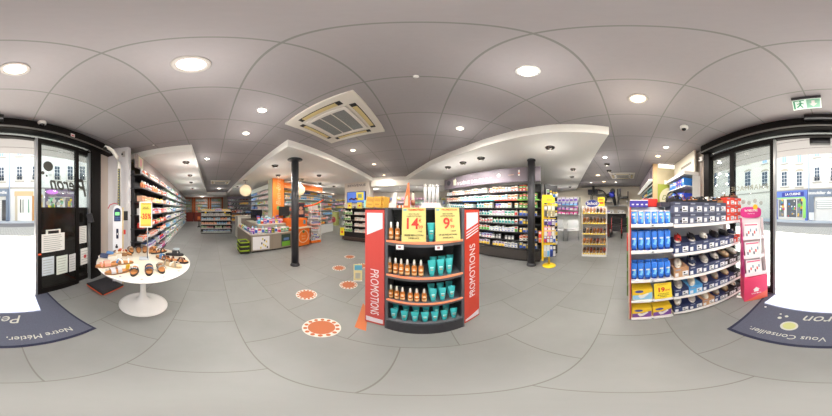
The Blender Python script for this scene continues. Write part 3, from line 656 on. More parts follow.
def cream():
    t = thing('sun_cream_tube', '', 'tube'); tq = mat((58, 186, 190), .35)
    def ring(w, d, z): return [(w * math.cos(2 * math.pi * i / 16), d * math.sin(2 * math.pi * i / 16), z) for i in range(16)]
    MB().loft([ring(.019, .019, .022), ring(.021, .020, .03), ring(.026, .015, .08), ring(.030, .006, .125), ring(.031, .002, .135), ring(.031, .002, .148)], tq).obj('body', t)
    MB().lathe([(.018, 0), (.019, .002), (.0185, .022), (.016, .023)], mat((40, 150, 158), .35), 16).obj('cap', t)
    MB().box(-.013, .013, -.0195, -.014, .080, .090, mat((190, 232, 232), .5)).box(-.010, .010, -.0205, -.015, .062, .067, mat((236, 150, 110), .5)).obj('print', t)
    return t
SP, CR = Proto(spray), Proto(cream)
ROW = {1: 'top', 2: 'second', 3: 'third', 4: 'lowest'}
def on_stand(pr, px, z, yoff, row, what, cat):
    pre = R((px - 416) * 360 / 832 + D0); y = PY + yoff; x = y * math.tan(pre); y = y + 0.05 * min(1, abs((x - PX) / .3)) ** 2
    pr.put((y * math.tan(pre), y, z), 0, what % ROW[row], cat, cat + 's on the promotion stand')
BT = 'amber sun spray bottle with white cap on the %s shelf of the promotion stand'; CT = 'turquoise sun cream tube, front row, on the %s shelf of the promotion stand'; CB = 'turquoise sun cream tube behind the front row on the %s shelf of the promotion stand'
for px in (391, 397.6): on_stand(SP, px, 1.086, 0.0, 1, BT, 'bottle')
on_stand(CR, 431.2, 1.086, .01, 1, 'turquoise sun cream tube between the two yellow price signs, %s shelf', 'tube')
for px in (389.8, 395.6, 401.2, 407.3, 414.2, 421): on_stand(SP, px, .776, 0.0, 2, BT, 'bottle')
for px in (431.8, 440.6, 449): on_stand(CR, px, .776, 0.0, 2, CT, 'tube')
for px in (433.5, 441.8, 450): on_stand(CR, px, .776, .08, 2, CB, 'tube')
for px in (391, 396.8, 402.5, 410.3, 416.8, 424.2): on_stand(SP, px, .486, 0.0, 3, BT, 'bottle')
for px in (433, 442.4, 451.4): on_stand(CR, px, .486, 0.0, 3, CT, 'tube')
for px in (431, 440.2, 449): on_stand(CR, px, .486, .09, 3, CB, 'tube')
for px in (394, 404.5, 414.9, 425, 434.8, 444.3, 453.6): on_stand(CR, px, .181, 0.0, 4, CT, 'tube')
for px in (396, 406, 416, 426, 436, 446): on_stand(CR, px, .181, .10, 4, CB, 'tube')
# yellow price signs
def price(px0, px1, n1, n2, label, tilt=0):
    y = PY - .035; x0 = y * math.tan(R((px0 - 416) * .43269 + D0)); x1 = y * math.tan(R((px1 - 416) * .43269 + D0)); w = x1 - x0
    t = thing('price_sign', label, 'sign', ((x0 + x1) / 2, y, 1.093), 0); t.rotation_euler.x = R(-8)
    MB().box(-w / 2, w / 2, 0, .003, 0, .262, mat((216, 202, 126), .5)).obj('card', t)
    text('PROMOTION', .021, (.016, -.002, .245), mat((236, 96, 50), .5), t, bold=.0004); MB().box(-w / 2 + .008, -w / 2 + .035, -.001, 0, .238, .250, mat((90, 160, 180), .5)).obj('logo_mark', t)
    text('SPRAY SOLAIRE', .012, (0, -.002, .213), INK, t); text('HAUTE PROTECTION', .012, (0, -.002, .196), INK, t)
    text(n1, .118, (-.018 if len(n1) > 1 else -.01, -.002, .135), mat((214, 60, 50), .5), t, bold=.002, sx=.95)
    text('€', .035, (.048 if len(n1) > 1 else .03, -.002, .160), mat((214, 60, 50), .5), t); text(n2, .034, (.052 if len(n1) > 1 else .036, -.002, .112), mat((214, 60, 50), .5), t)
    text('L\'UNITÉ', .011, (.045, -.002, .078), INK, t); text('5€ DE RÉDUCTION', .0165, (0, -.002, .050), INK, t); text('IMMÉDIATE', .0165, (0, -.002, .026), INK, t)
price(401.6, 426, '14', '99', 'wide yellow price sign with the fourteen euro price between spray bottles and tube')
price(435.6, 460.5, '9', '99', 'yellow price sign with the nine euro price beside the right red panel')
# on top of the stand
def top(px, off=.2): y = PY + off; return (y * math.tan(R((px - 416) * .43269 + D0)), y, 1.3525)
def carton(name, w, d, h, m, m2):
    def fn():
        t = thing(name, '', 'box'); MB().box(-w / 2, w / 2, -d / 2, d / 2, 0, h, m).obj('carton', t)
        MB().box(-w * .4, w * .4, -d / 2 - .001, -d / 2, h * .55, h * .85, m2).box(-w * .3, w * .3, -d / 2 - .001, -d / 2, h * .2, h * .35, m2).obj('print', t); return t
    return Proto(fn)
g_ = carton('gift_carton', .075, .06, .105, mat((212, 164, 62), .45), mat((186, 134, 48), .5))
for i, (px, rz, nm) in enumerate(((370, 5, 'end one nearest the red side panel'), (378, -8, 'middle one of the row'), (383.5, -40, 'turned one of the row'))):
    g_.put(top(px, .2), R(rz), 'golden yellow carton on top of the promotion stand, ' + nm, 'box', 'golden cartons on top of the promotion stand', (R(-6), R(6)))
x, y, z = top(366.2, .21); tag(MB().box(-.012, .012, -.03, .03, 0, .075, mat((150, 214, 214), .5)).box(-.013, -.012, -.02, .02, .02, .05, WHITE).obj('leaflet_box', None, (x, y, z)), 'slim pale turquoise box beside the golden cartons on the stand', 'box')
x, y, z = top(392.5, .22)
t = thing('tester_holder', 'white slanted tester holder with striped foot on top of the promotion stand', 'display holder', (x, y, z))
b = MB(); b.prism([(-.075, .0), (.03, .0), (.045, .145), (.015, .145), (-.005, .05), (-.075, .045)], -.02, .02, WHITE, Matrix.Rotation(R(90), 4, 'X')); b.obj('white_shell', t)
MB().box(-.05, -.02, -.022, -.02, .045, .065, mat((190, 80, 60), .5)).obj('red_patch', t)
b = MB(); [b.box(.045 + k * .017, .062 + k * .017, -.02, .02, .0, .022, (mat((236, 120, 40), .5), mat((236, 232, 226), .5))[k % 2]) for k in range(8)]; b.obj('striped_foot', t)
MB().box(.05, .15, -.01, .02, .022, .045, mat((70, 66, 70), .4)).obj('dark_tray', t)
x, y, z = top(408, .2)
t = thing('orange_display', 'tall orange wedge shaped shelf talker on top of the promotion stand', 'display card', (x, y, z))
MB().prism([(-.045, 0), (.02, 0), (.012, .235), (-.002, .23)], -.008, .008, mat((238, 124, 72), .45), Matrix.Rotation(R(90), 4, 'X')).obj('card', t)
MB().prism([(-.035, .02), (.0, .02), (.0, .12), (-.018, .10)], .0081, .009, mat((246, 206, 176), .5), Matrix.Rotation(R(90), 4, 'X')).obj('pale_print', t)
x, y, z = top(413, .22)
t = thing('cream_bottle', 'slim white and brown bottle right of the orange display card', 'bottle', (x, y, z))
MB().lathe([(.016, 0), (.018, .05), (.012, .12), (.006, .14)], mat((226, 214, 196), .4), 16).obj('body', t); MB().lathe([(.0182, .02), (.0185, .07)], mat((150, 80, 50), .5), 16).obj('label', t); MB().lathe([(.007, .139), (.007, .155)], BLACK, 12).obj('cap', t)
x, y, z = top(431, .2)
t = thing('tester_rack', 'white rack base holding the four upright white tubes', 'rack', (x, y, z))
MB().prism([(-.11, -.05), (.11, -.05), (.11, .05), (-.11, .05)], 0, .014, WHITE).box(-.085, .085, -.03, .03, .014, .045, WHITE).obj('base', t)
for i, px in enumerate((425.2, 429.6, 433.4, 437.2)):
    xx = (PY + .2) * math.tan(R((px - 416) * .43269 + D0))
    tt = thing('white_tester_tube', 'upright white cylinder tube in the rack, %s' % ['nearest the orange card', 'second from the orange card', 'third from the orange card', 'nearest the red lettered panel'][i], 'tube', (xx, PY + .2, z + .045), 0, 'four white tubes on the promotion stand')
    MB().lathe([(.0145, 0), (.0145, .145), (.012, .148)], mat((240, 240, 242), .35), 16).obj('body', tt); MB().lathe([(.015, .1485), (.015, .166), (.012, .17)], WHITE, 16).obj('cap', tt)
# leaflet pocket and floor arrow left of the stand
x, y, _ = ray(358, 281, .0)
t = thing('leaflet_board', 'small pale yellow and blue leaflet board standing on the floor behind the promotion stand', 'leaflet board', (-.98, 1.96, 0), R(26))
MB().box(-.07, .07, 0, .006, .02, .36, mat((244, 232, 176), .5)).obj('board', t); MB().box(-.055, .07, -.002, 0, .24, .34, mat((110, 190, 220), .5)).obj('blue_patch', t); MB().box(-.04, .04, -.002, 0, .06, .18, mat((200, 200, 186), .5)).obj('grey_patch', t); MB().box(-.07, .07, -.02, .06, 0, .02, WHITE).obj('foot', t)
b = MB(); P_ = [ray(363, 303, 0), ray(354.5, 327, 0), ray(366, 331, 0), ray(368, 310, 0)]
b.prism([(p[0], p[1]) for p in P_][::-1], .0005, .002, mat((190, 104, 58), .6)); tag(b.obj('floor_arrow', None), 'flat orange floor sticker poking out beside the red side panel', 'sticker')
# round floor stickers
def sticker(r):
    def fn():
        t = thing('floor_sticker', '', 'floor sticker')
        MB().lathe([(r, 0), (r, .0012)], mat((206, 202, 194), .6), 40).obj('white_ring', t)
        MB().lathe([(r * .70, .0012), (r * .70, .002)], mat((176, 98, 60), .6), 40).obj('orange_disc', t)
        b = MB()
        for i in range(14):
            a = 2 * math.pi * i / 14; b.lathe([(r * .115, .0012), (r * .115, .002)], mat((176, 98, 60), .6), 10, Matrix.Translation((r * .83 * math.cos(a), r * .83 * math.sin(a), 0)))
        b.obj('dot_border', t); return t
    return Proto(fn)
for (px, py, rr, lab) in ((321.5, 327.3, .158, 'largest orange round floor sticker, nearest the camera'), (306.5, 294.5, .158, 'orange round floor sticker in front of the iron column'), (348.5, 284.8, .158, 'orange round floor sticker just left of the red panel lettering'), (339, 268, .158, 'orange round floor sticker between the column and the leaflet board'), (349.7, 256.8, .158, 'small looking orange floor sticker farthest along the trail'), (361.5, 265.8, .158, 'orange floor sticker half hidden behind the leaflet board')):
    x, y, _ = ray(px, py, 0); sticker(rr * (.9 if py < 300 else 1)).put((x, y, .0005), 0, lab, 'floor sticker', 'orange floor stickers')

# ================================================================ TUBE AND SHOE SHELVES ON THE RIGHT
G = Frame(1.20, 0.0, -90)          # u = -y, v away from the camera (+x)
sw = mat((238, 236, 234), .4)
def gz(z): return z
t = thing('shoe_shelf_unit', 'white metal shelf unit filled with shoe boxes and shoes', 'shelf unit', (G.x, G.y, 0), G.a)
MB().box(.44, 1.40, .36, .38, 0, 1.38, mat((226, 228, 232), .5)).obj('back_panel', t)
for u in (.435, 1.41): MB().box(u - .008, u + .008, .32, .38, 0, 1.3, sw).obj('upright', t)
def bowed(u0, u1, d, k, v0=0.0, n=10): return [(lerp(u0, u1, i / n), v0 - k * (1 - (2 * i / n - 1) ** 2)) for i in range(n + 1)]
SZ = [1.185, .885, .60, .325, .055]
for z in SZ:
    o = MB().prism(bowed(.44, 1.41, 0, .03) + [(1.41, .36), (.44, .36)], z - .022, z, sw).obj('shelf', t)
    MB().prism(bowed(.44, 1.41, 0, .03, -.004) + bowed(.44, 1.41, 0, .03, .0)[::-1], z - .026, z + .006, mat((246, 244, 242), .35)).obj('price_rail', o)
MB().box(.45, 1.40, .03, .36, 0, .033, mat((200, 200, 200), .5)).obj('plinth', t)
t = thing('sun_lotion_shelf_unit', 'narrow white shelf unit holding blue lotion tubes and yellow boxes', 'shelf unit', (G.x, G.y, 0), G.a)
MB().box(.035, .43, .30, .32, 0, 1.36, mat((216, 220, 228), .5)).obj('back_panel', t)
for nm_, u, m_ in (('side_panel', .022, mat((196, 190, 176), .5)),): MB().box(u - .012, u, .0, .32, 0.0, 1.36, m_).obj(nm_, t); MB().box(u - .0, u + .012, -.01, .012, .03, 1.36, mat((204, 80, 70), .5)).obj('red_edge_strip', t)
LZ = [1.20, .945, .62, .34, .035]
for z in LZ:
    o = MB().box(.035, .43, -.01, .30, z - .02, z, sw).obj('shelf', t); MB().box(.035, .43, -.016, -.01, z - .026, z + .004, mat((246, 244, 242), .35)).obj('price_rail', o)
    MB().box(.21, .25, -.02, -.016, z - .022, z, mat((220, 226, 232), .4)).box(.222, .238, -.0205, -.02, z - .016, z - .006, INK).obj('price_tag', o)
for i in range(5): MB().box(-.004, .010, .08, .26, .35 + i * .19, .5 + i * .19, mat(random.choice([(206, 70, 60), (90, 120, 60), (220, 216, 200)]), .5)).obj('side_leaflet', t)
def lotion(w, d, h, style):
    def fn():
        t = thing('lotion_tube', '', 'tube'); a_, c_ = mat((56, 126, 226), .3), mat((130, 204, 246), .3)
        def ring(wx, dy, z, n=14, e=.6): return [(wx * math.copysign(abs(math.cos(2 * math.pi * i / n)) ** e, math.cos(2 * math.pi * i / n)), dy * math.copysign(abs(math.sin(2 * math.pi * i / n)) ** e, math.sin(2 * math.pi * i / n)), z) for i in range(n)]
        if style == 'low': MB().loft([ring(w * .42, d * .42, 0), ring(w / 2, d / 2, .01), ring(w / 2, d / 2, h * .93)], a_).obj('body', t); MB().loft([ring(w / 2, d / 2, h * .931), ring(w / 2, d / 2, h)], mat((238, 226, 214), .4)).obj('pale_rim', t)
        else: MB().loft([ring(w * .42, d * .5, .02), ring(w / 2, d / 2, .035), ring(w / 2, d * .4, h * .7), ring(w * .52, d * .12, h * .96), ring(w * .52, d * .1, h)], a_).obj('body', t); MB().loft([ring(w * .40, d * .45, 0), ring(w * .40, d * .45, .02)], mat((30, 70, 170), .4)).obj('cap', t)
        if style == 'low':
            MB().box(w * .08, w * .42, -d / 2 - .001, -d * .4, h * .12, h * .85, c_).obj('light_stripe', t); MB().box(-w * .12, w * .12, -d / 2 - .002, -d / 2 - .001, h * .42, h * .52, mat((240, 200, 90), .5)).box(-w * .3, w * .2, -d / 2 - .002, -d / 2 - .001, h * .66, h * .78, WHITE).obj('logo_print', t)
        else:
            b = MB(); b.prism([(-.3 * w, .06), (.15 * w, .05), (.36 * w, h * .5), (.05 * w, h * .72), (-.1 * w, h * .4)], 0, .003, c_, Matrix.Translation((0, -d / 2 + .0025, 0)) @ Matrix.Rotation(R(90), 4, 'X')); b.obj('light_swirl', t)
            MB().box(-.28 * w, .28 * w, -d / 2 - .003, -d / 2 - .0005, h * .60, h * .68, WHITE).obj('logo_print', t)
        return t
    return Proto(fn)
l1, l2 = lotion(.052, .045, .125, 'low'), lotion(.058, .05, .185, 'tall')
for i in range(6):
    u = .062 + i * .0645
    l1.put(G.P(u, .035, 1.20), G.a, 'short blue lotion pack with pale rim on the top shelf of the lotion unit', 'tube', 'lotion tubes on the narrow unit')
    l2.put(G.P(u, .035, .945), G.a, 'tall blue lotion tube, front row, second shelf of the lotion unit', 'tube', 'lotion tubes on the narrow unit')
    l2.put(G.P(u, .035, .62), G.a, 'tall blue lotion tube, front row, third shelf of the lotion unit', 'tube', 'lotion tubes on the narrow unit')
    l2.put(G.P(u + .01, .12, .945), G.a, 'tall blue lotion tube behind the front row on the second shelf', 'tube', 'lotion tubes on the narrow unit')
    l2.put(G.P(u + .01, .12, .62), G.a, 'tall blue lotion tube behind the front row on the third shelf', 'tube', 'lotion tubes on the narrow unit')
def device(mc, label, u, z, w=.175, h=.15):
    t = thing('foot_care_box', label, 'box', G.P(u, .09, z), G.a)
    MB().box(-w / 2, w / 2, -.08, .08, 0, h, mat((246, 206, 50), .45)).obj('carton', t, bevel=.002)
    MB().prism([(-w / 2 + .004, .005), (w / 2 - .004, .005), (w / 2 - .004, h * .72), (0, h * .5), (-w / 2 + .004, h * .45)], 0, .0015, mc, Matrix.Translation((0, -.0805, 0)) @ Matrix.Rotation(R(90), 4, 'X')).obj('colour_field', t)
    MB().lathe([(.03, 0), (.03, .002)], mat((60, 70, 160), .4), 20, Matrix.Translation((-w * .16, -.081, h * .8)) @ Matrix.Rotation(R(90), 4, 'X'), sx=1.3, sy=.6).obj('oval_logo', t)
    MB().prism([(-.02, .02), (.01, .03), (.06, .085), (.05, .10), (.0, .07), (-.03, .08), (-.04, .06)], 0, .002, WHITE, Matrix.Translation((0, -.0825, 0)) @ Matrix.Rotation(R(90), 4, 'X')).obj('device_picture', t)
    return t
device(mat((150, 204, 236), .45), 'yellow and light blue foot care box left of the yellow price card', .14, .34, .19)
device(mat((130, 84, 168), .45), 'yellow and purple foot care box on the lowest shelf at the unit end', .135, .035, .185, .155)
device(mat((120, 76, 160), .45), 'yellow and purple foot care box on the lowest shelf beside the shoe unit', .33, .035, .185, .155)
t = thing('price_card', 'yellow price card reading 19 leaning on the fourth shelf of the lotion unit', 'sign', G.P(.335, -.012, .348), G.a); t.rotation_euler.x = R(-10)
MB().box(-.085, .085, 0, .003, 0, .20, mat((248, 222, 60), .5)).obj('card', t)
MB().box(-.075, -.05, .003, .01, 0, .19, mat((40, 70, 150), .5)).obj('blue_backing', t)
text('19', .075, (-.02, -.002, .115), mat((206, 50, 40), .5), t, bold=.002); text('€90', .03, (.045, -.002, .105), mat((206, 50, 40), .5), t)
text('PROMOTION', .018, (0, -.002, .182), mat((200, 110, 40), .5), t); text('LE LOT DE 2 RÂPES', .012, (0, -.002, .065), INK, t); text('5€ DE RÉDUCTION', .013, (0, -.002, .045), INK, t); text('IMMÉDIATE', .013, (0, -.002, .025), INK, t)

# shoe boxes
def shoebox(body, lid, lab=True, w=.165, d=.30, h=.112, art=None):
    def fn():
        t = thing('shoe_box', '', 'shoe box')
        MB().box(-w / 2 + .003, w / 2 - .003, 0.003, d - .003, 0, h - .002, body).obj('box', t); MB().box(-w / 2, w / 2, 0, d, h - .035, h, lid).obj('lid', t)
        if lab:
            wl = mat((232, 234, 238), .6)
            MB().box(.0 + w * .05, w * .42, -.0012, .003, h * .12, h * .62, wl).box(w * .10, w * .36, -.002, -.0012, h * .18, h * .26, INK).box(w * .1, w * .22, -.002, -.0012, h * .38, h * .52, INK).obj('size_label', t)
            MB().box(-w * .42, -w * .22, -.0012, .003, h * .12, h * .5, wl).obj('barcode_label', t)
            MB().box(-w * .40, -w * .08, -.0012, 0, h * .78, h * .9, mat((150, 156, 172), .6)).obj('brand_print', t)
            if art: MB().lathe([(.011, 0), (.011, .002)], BLACK, 12, Matrix.Translation((-w * .02, 0, h * .3)) @ Matrix.Rotation(R(90), 4, 'X')).obj('round_sticker', t)
        return t
    return Proto(fn)
gb = mat((104, 110, 134), .5); nb = mat((54, 68, 112), .5); kb = mat((196, 154, 116), .7); lb = mat((96, 176, 226), .5); bb = mat((40, 40, 46), .5); rb = mat((222, 72, 48), .5)
B_G = shoebox(gb, mat((70, 74, 96), .5), art=1); B_N = shoebox(nb, mat((36, 46, 86), .5)); B_K = shoebox(kb, mat((186, 140, 104), .7)); B_L = shoebox(lb, mat((80, 156, 214), .5)); B_B = shoebox(bb, mat((30, 30, 36), .5)); B_R = shoebox(rb, mat((210, 60, 40), .5), w=.14, h=.098)
dark = shoebox(mat((52, 50, 62), .5), mat((48, 46, 58), .5), False)
gx = 'shoe boxes on the white shelf unit'
UU = [.52, .69, .86, 1.03]
for j in (0, 1):
    for i, u in enumerate(UU):
        B_G.put(G.P(u, .0, 1.186 + j * .114), G.a, 'slate blue shoe box, %s layer of the top shelf, %s' % (('lower', 'upper')[j], ['beside the lotion unit', 'second from the lotion unit', 'third from the lotion unit', 'beside the red boxes'][i]), 'shoe box', gx)
for j in range(3):
    for i, u in enumerate((1.19, 1.335)):
        B_R.put(G.P(u, -.0 + .01 * i, 1.186 + j * .100), G.a, 'red shoe box, %s of three, in the %s stack on the top shelf' % (('lowest', 'middle', 'topmost')[j], ('inner', 'outer')[i]), 'shoe box', gx)
def shoe(upper, sole, inner, style='loafer', trim=None):
    def fn():
        t = thing('shoe', '', 'shoe'); L, W = .24, .085
        MB().prism(outline(L, W * 1.03), 0, .016, sole).obj('sole', t)
        n = 9; ks = [i / 11 for i in range(12)]
        out = []
        for k in ks:
            y = lerp(-L / 2 + .004, L / 2 - .004, k)
            w = W * .5 * (math.sin(math.pi * min(1, max(0.03, k * .97 + .02))) ** .38) * (.78 + .22 * min(1, k / .6)) * .97
            h = .058 - .028 * max(0, (k - .45) / .55) ** 1.2 if k > .15 else .055 + .012 * (1 - k / .15)
            if k > .97: h = .022
            out.append((y, w, h, k))
        b = MB(); vs = []; fs = []
        for y, w, h, k in out:
            for i in range(n):
                a = math.pi * i / (n - 1); vs.append((-w * math.cos(a), y, .012 + h * math.sin(a) ** .62))
        for j in range(len(out) - 1):
            for i in range(n - 1):
                if out[j][3] < .52 and 2 <= i <= n - 4 and style != 'clog': continue
                if out[j][3] > .8 and style == 'peep' and 2 <= i <= n - 4 and out[j][3] > .85: continue
                if style == 'clog' and out[j][3] < .40 : continue
                fs.append((j * n + i, j * n + i + 1, (j + 1) * n + i + 1, (j + 1) * n + i))
        b.add(vs, fs, upper, True); o = b.obj('upper', t); s_ = o.modifiers.new('thickness', 'SOLIDIFY'); s_.thickness = .003
        if style != 'clog': 
            b = MB(); b.loft([[(p[0], p[1], p[2]) for p in vs[n - n:n]], [(p[0], p[1] + .002, p[2]) for p in vs[0:n]]], upper, closed=False, cap=False); b.obj('heel_counter', t)
        MB().prism(outline(L, W, k=.88), .016, .021, inner).obj('insole', t)
        if trim:
            arch(MB(), .012, .018, .034, .048, trim, .014).obj('strap', t)
            if style == 'lace':
                b = MB(); [b.tube([(-.014, .03 + k * .014, .066 - k * .005), (.014, .036 + k * .014, .065 - k * .005)], .002, WHT, 5) for k in range(3)]; b.obj('lace', t)
        return t
    return Proto(fn)
LG = mat((176, 170, 162), .7); CRM = mat((224, 214, 196), .7)
S = dict(red=shoe(RDS, WHT, BEI, 'peep', RDS), black=shoe(BLK, WHT, BEI, 'peep', BLK), bw=shoe(WHT, BLK, BEI, 'peep', BLK), blk2=shoe(BLK, BLK, GRG, 'loafer', DBR), navy=shoe(NVY, WHT, BEI, 'lace', NVY),
         beige=shoe(CRM, WHT, BEI, 'clog'), grey=shoe(LG, WHT, GRG, 'lace', SLV), sand=shoe(BEI, CORK, TAN, 'loafer', BRN), pink=shoe(mat((226, 190, 176), .7), WHT, BEI, 'clog'), brown=shoe(GRG, CORK, TAN, 'loafer', DBR), white=shoe(WHT, GRG, WHT, 'loafer', LG))
rows = [
 (SZ[1], 'second', [(B_N, 'red', 'red open toe shoe'), (B_N, 'black', 'black strappy shoe'), (B_N, 'bw', 'white shoe with black strap'), (B_N, 'blk2', 'plain black shoe'), (B_N, 'blk2', 'black loafer with brown strap'), (B_R, 'navy', 'navy shoe on the red box')]),
 (SZ[2], 'third', [(B_K, 'beige', 'cream mule on the tan box'), (B_N, 'navy', 'navy laced shoe with white sole'), (B_N, 'grey', 'grey laced shoe'), (B_N, 'bw', 'white and black shoe'), (B_B, 'sand', 'sand coloured shoe with brown strap'), (B_B, 'white', 'white loafer nearest the leaflet stand')]),
 (SZ[3], 'fourth', [(B_N, 'grey', 'grey shoe with silver strap'), (B_L, 'beige', 'cream mule on the light blue box'), (B_N, 'pink', 'pale pink mule'), (B_N, 'brown', 'greige loafer with dark strap'), (B_N, 'sand', 'sand shoe with cork sole'), (B_B, 'blk2', 'dark shoe nearest the leaflet stand')]),
 (SZ[4], 'lowest', [(B_N, 'white', 'white loafer beside the purple box'), (B_N, 'grey', 'grey shoe with silver strap'), (B_K, 'beige', 'cream mule on the tan box'), (B_N, 'brown', 'greige loafer'), (B_B, 'sand', 'sand shoe on the black box'), (B_B, 'bw', 'white shoe at the end of the row')]),
]
bn = {id(B_N): 'navy', id(B_K): 'tan cardboard', id(B_L): 'light blue', id(B_B): 'black', id(B_R): 'small red'}
ORD = ['first', 'second', 'third', 'fourth', 'fifth', 'sixth']
for z, rn, items in rows:
    for i, (bx, sh, lab) in enumerate(items):
        u = .525 + i * .158; vv = .012 * 0 - .022 * (1 - (2 * (u - .44) / .97 - 1) ** 2) + .004
        bx.put(G.P(u, vv, z + .001), G.a, '%s shoe box, %s shelf of the shoe unit, %s from the lotion tubes' % (bn[id(bx)], rn, ORD[i]), 'shoe box', gx)
        S[sh].put(G.P(u, vv + .125, z + (.114 if bx is not B_R else .1)), G.a + R(180 - 12 + random.uniform(-6, 6)), '%s, %s shelf, %s from the lotion tubes' % (lab, rn, ORD[i]), 'shoe', 'shoes on the shoe shelf unit')
for i, (u, pr, lab) in enumerate(((.50, TS[7][3], 'black sandal on the slate boxes nearest the lotion unit'), (.66, TS[9][3], 'black and tan crossed sandal on the slate boxes'), (.80, TS[7][3], 'black ornamented sandal in the middle of the slate boxes'), (.93, TS[2][3], 'black and white sandal with stones on the slate boxes'), (1.04, TS[8][3], 'tan sandal with brown strap beside the red boxes'))):
    pr.put(G.P(u, .13, 1.416), G.a + R(200 + 15 * (i % 2)), lab, 'sandal', 'sandals on top of the shoe boxes')
TS[9][3].put(G.P(1.26, .1, 1.488), G.a + R(225), 'black and tan sandal on top of the red boxes', 'sandal')
# black loop handle (bag) at the back of the slate boxes
t = thing('handbag', 'small black bag with a looped handle behind the sandals on the slate boxes', 'bag', G.P(.52, .26, 1.416), G.a)
MB().box(-.08, .08, -.03, .03, 0, .05, BLK).obj('body', t, bevel=.01)
MB().tube([(-.07, 0, .045)] + [(-.07 * math.cos(R(a)), 0, .05 + .075 * math.sin(R(a))) for a in range(10, 171, 16)] + [(.07, 0, .045)], .009, BLK, 8).obj('handle', t)
# boxes on top of the lotion unit
t = thing('display_carton', 'purple and white carton on top of the lotion unit', 'box', G.P(.13, .25, 1.361), G.a)
MB().box(-.10, .10, 0, .1, 0, .07, mat((66, 56, 160), .45)).obj('carton', t); b = MB(); [b.box(-.08 + i * .05, -.055 + i * .05, -.001, 0, .02, .035, WHITE) for i in range(4)]; b.obj('print', t); MB().box(-.10, .10, -.002, .1, .07, .08, WHITE).obj('rim', t)
t = thing('display_carton', 'bright red box standing behind the lotion unit top', 'box', G.P(.28, .33, 1.361), G.a)
MB().box(-.10, .08, .0, .12, 0, .10, mat((216, 48, 40), .4)).obj('carton', t, bevel=.012); MB().box(-.10, -.06, -.03, 0, 0, .08, mat((60, 70, 200), .4)).obj('blue_leaflet', t)
t = thing('shoe_box', 'plain dark grey shoe box standing on the lotion unit beside the slate boxes', 'shoe box', G.P(.39, .10, 1.362), G.a)
MB().box(-.05, .05, 0, .2, 0, .05, mat((60, 60, 72), .5)).obj('box', t)

# leaflet stand
Mg = Frame(.915, -1.35, -123)
t = thing('leaflet_stand', 'pink and white tiered leaflet stand with a magenta rounded header beside the door', 'leaflet stand', (Mg.x, Mg.y, 0), Mg.a)
mg = mat((206, 50, 130), .4); pw = mat((232, 222, 226), .5)
MB().box(-.155, .155, 0, .17, 0.0, .42, mat((226, 70, 110), .45)).obj('base_box', t)
MB().prism([(-.155, .0), (.155, .0), (.155, .16)], -.0005, .001, mat((236, 110, 90), .45), Matrix.Rotation(R(90), 4, 'X')).obj('orange_corner', t)
b = MB(); b.prism([(-.045, .20), (0, .245), (.045, .20), (.03, .20), (.03, .165), (-.03, .165), (-.03, .20)], 0, .002, WHITE, Matrix.Translation((0, -.0005, 0)) @ Matrix.Rotation(R(90), 4, 'X')); b.obj('house_logo', t)
text('bien-être', .035, (0, -.003, .135), WHITE, t)
for s in (-1, 1):
    b = MB(); b.prism([(0, .42), (.17, .42), (.19, 1.22), (.13, 1.22)], s * .15 - .003, s * .15 + .003, mg if s < 0 else pw, Matrix(((0, 0, 1, 0), (1, 0, 0, 0), (0, 1, 0, 0), (0, 0, 0, 1)))); b.obj('side_cheek', t)
MB().box(-.15, .15, .20, .21, .42, 1.24, pw).obj('back_panel', t)
for k, z in enumerate((.43, .68, .93)):
    y0 = .02 + k * .045
    o = MB().box(-.15, .15, y0, .2, z, z + .01, pw).obj('tray', t); MB().box(-.15, .15, y0 - .004, y0, z, z + .05, mat((240, 232, 236), .5)).obj('tray_lip', o)
    tt = thing('leaflet_pile', 'pile of white and pink leaflets on the %s tier of the leaflet stand' % ('lowest', 'middle', 'top')[k], 'leaflets', Mg.P(0, y0 + .03, z + .012), Mg.a, 'leaflets on the stand'); tt.rotation_euler.x = R(-14)
    MB().box(-.11, .11, 0, .025, 0, .21, mat((236, 234, 236), .5)).obj('pages', tt)
    b = MB(); b.box(-.09, .09, -.001, 0, .175, .19, mat((216, 70, 120), .5))
    for q in range(6): b.box(-.08 + q * .028, -.062 + q * .028, -.001, 0, .03 + (q % 3) * .03, .07 + (q % 3) * .03, mat([(70, 80, 110), (210, 60, 60), (120, 150, 170)][q % 3], .5))
    b.obj('cover_print', tt)
hp = [(.15 * math.copysign(abs(math.cos(R(a))) ** .6, math.cos(R(a))), 1.29 + .075 * math.copysign(abs(math.sin(R(a))) ** .6, math.sin(R(a)))) for a in range(0, 360, 12)]
MB().prism(hp, -.19, -.18, mg, Matrix.Rotation(R(90), 4, 'X')).obj('header', t)
text('le NEUTRE', .04, (0, .178, 1.315), WHITE, t, bold=.001); text('Prenez-moi', .022, (0, .178, 1.275), WHITE, t)
MB().lathe([(.035, 0), (.035, .004)], mat((250, 190, 50), .5), 20, Matrix.Translation((.06, .182, 1.365)) @ Matrix.Rotation(R(90), 4, 'X')).obj('yellow_dot', t)
x, y, _ = ray(739.5, 297, 0); tag(MB().box(-.035, .035, -.02, .02, 0, .012, WHITE).box(-.02, .02, -.015, .015, .012, .018, mat((226, 226, 224), .5)).obj('door_wedge', None, (x, y, 0), R(30)), 'small white plastic wedge on the floor beside the leaflet stand', 'door wedge')
x, y, _ = ray(765.5, 307, 0.011); tag(MB().lathe([(.012, 0), (.012, .004)], WHITE, 12).box(-.003, .003, -.003, .003, .004, .006, WHITE).obj('white_button', None, (x, y, .0115)), 'tiny white disc lying on the edge of the entrance mat', 'disc')
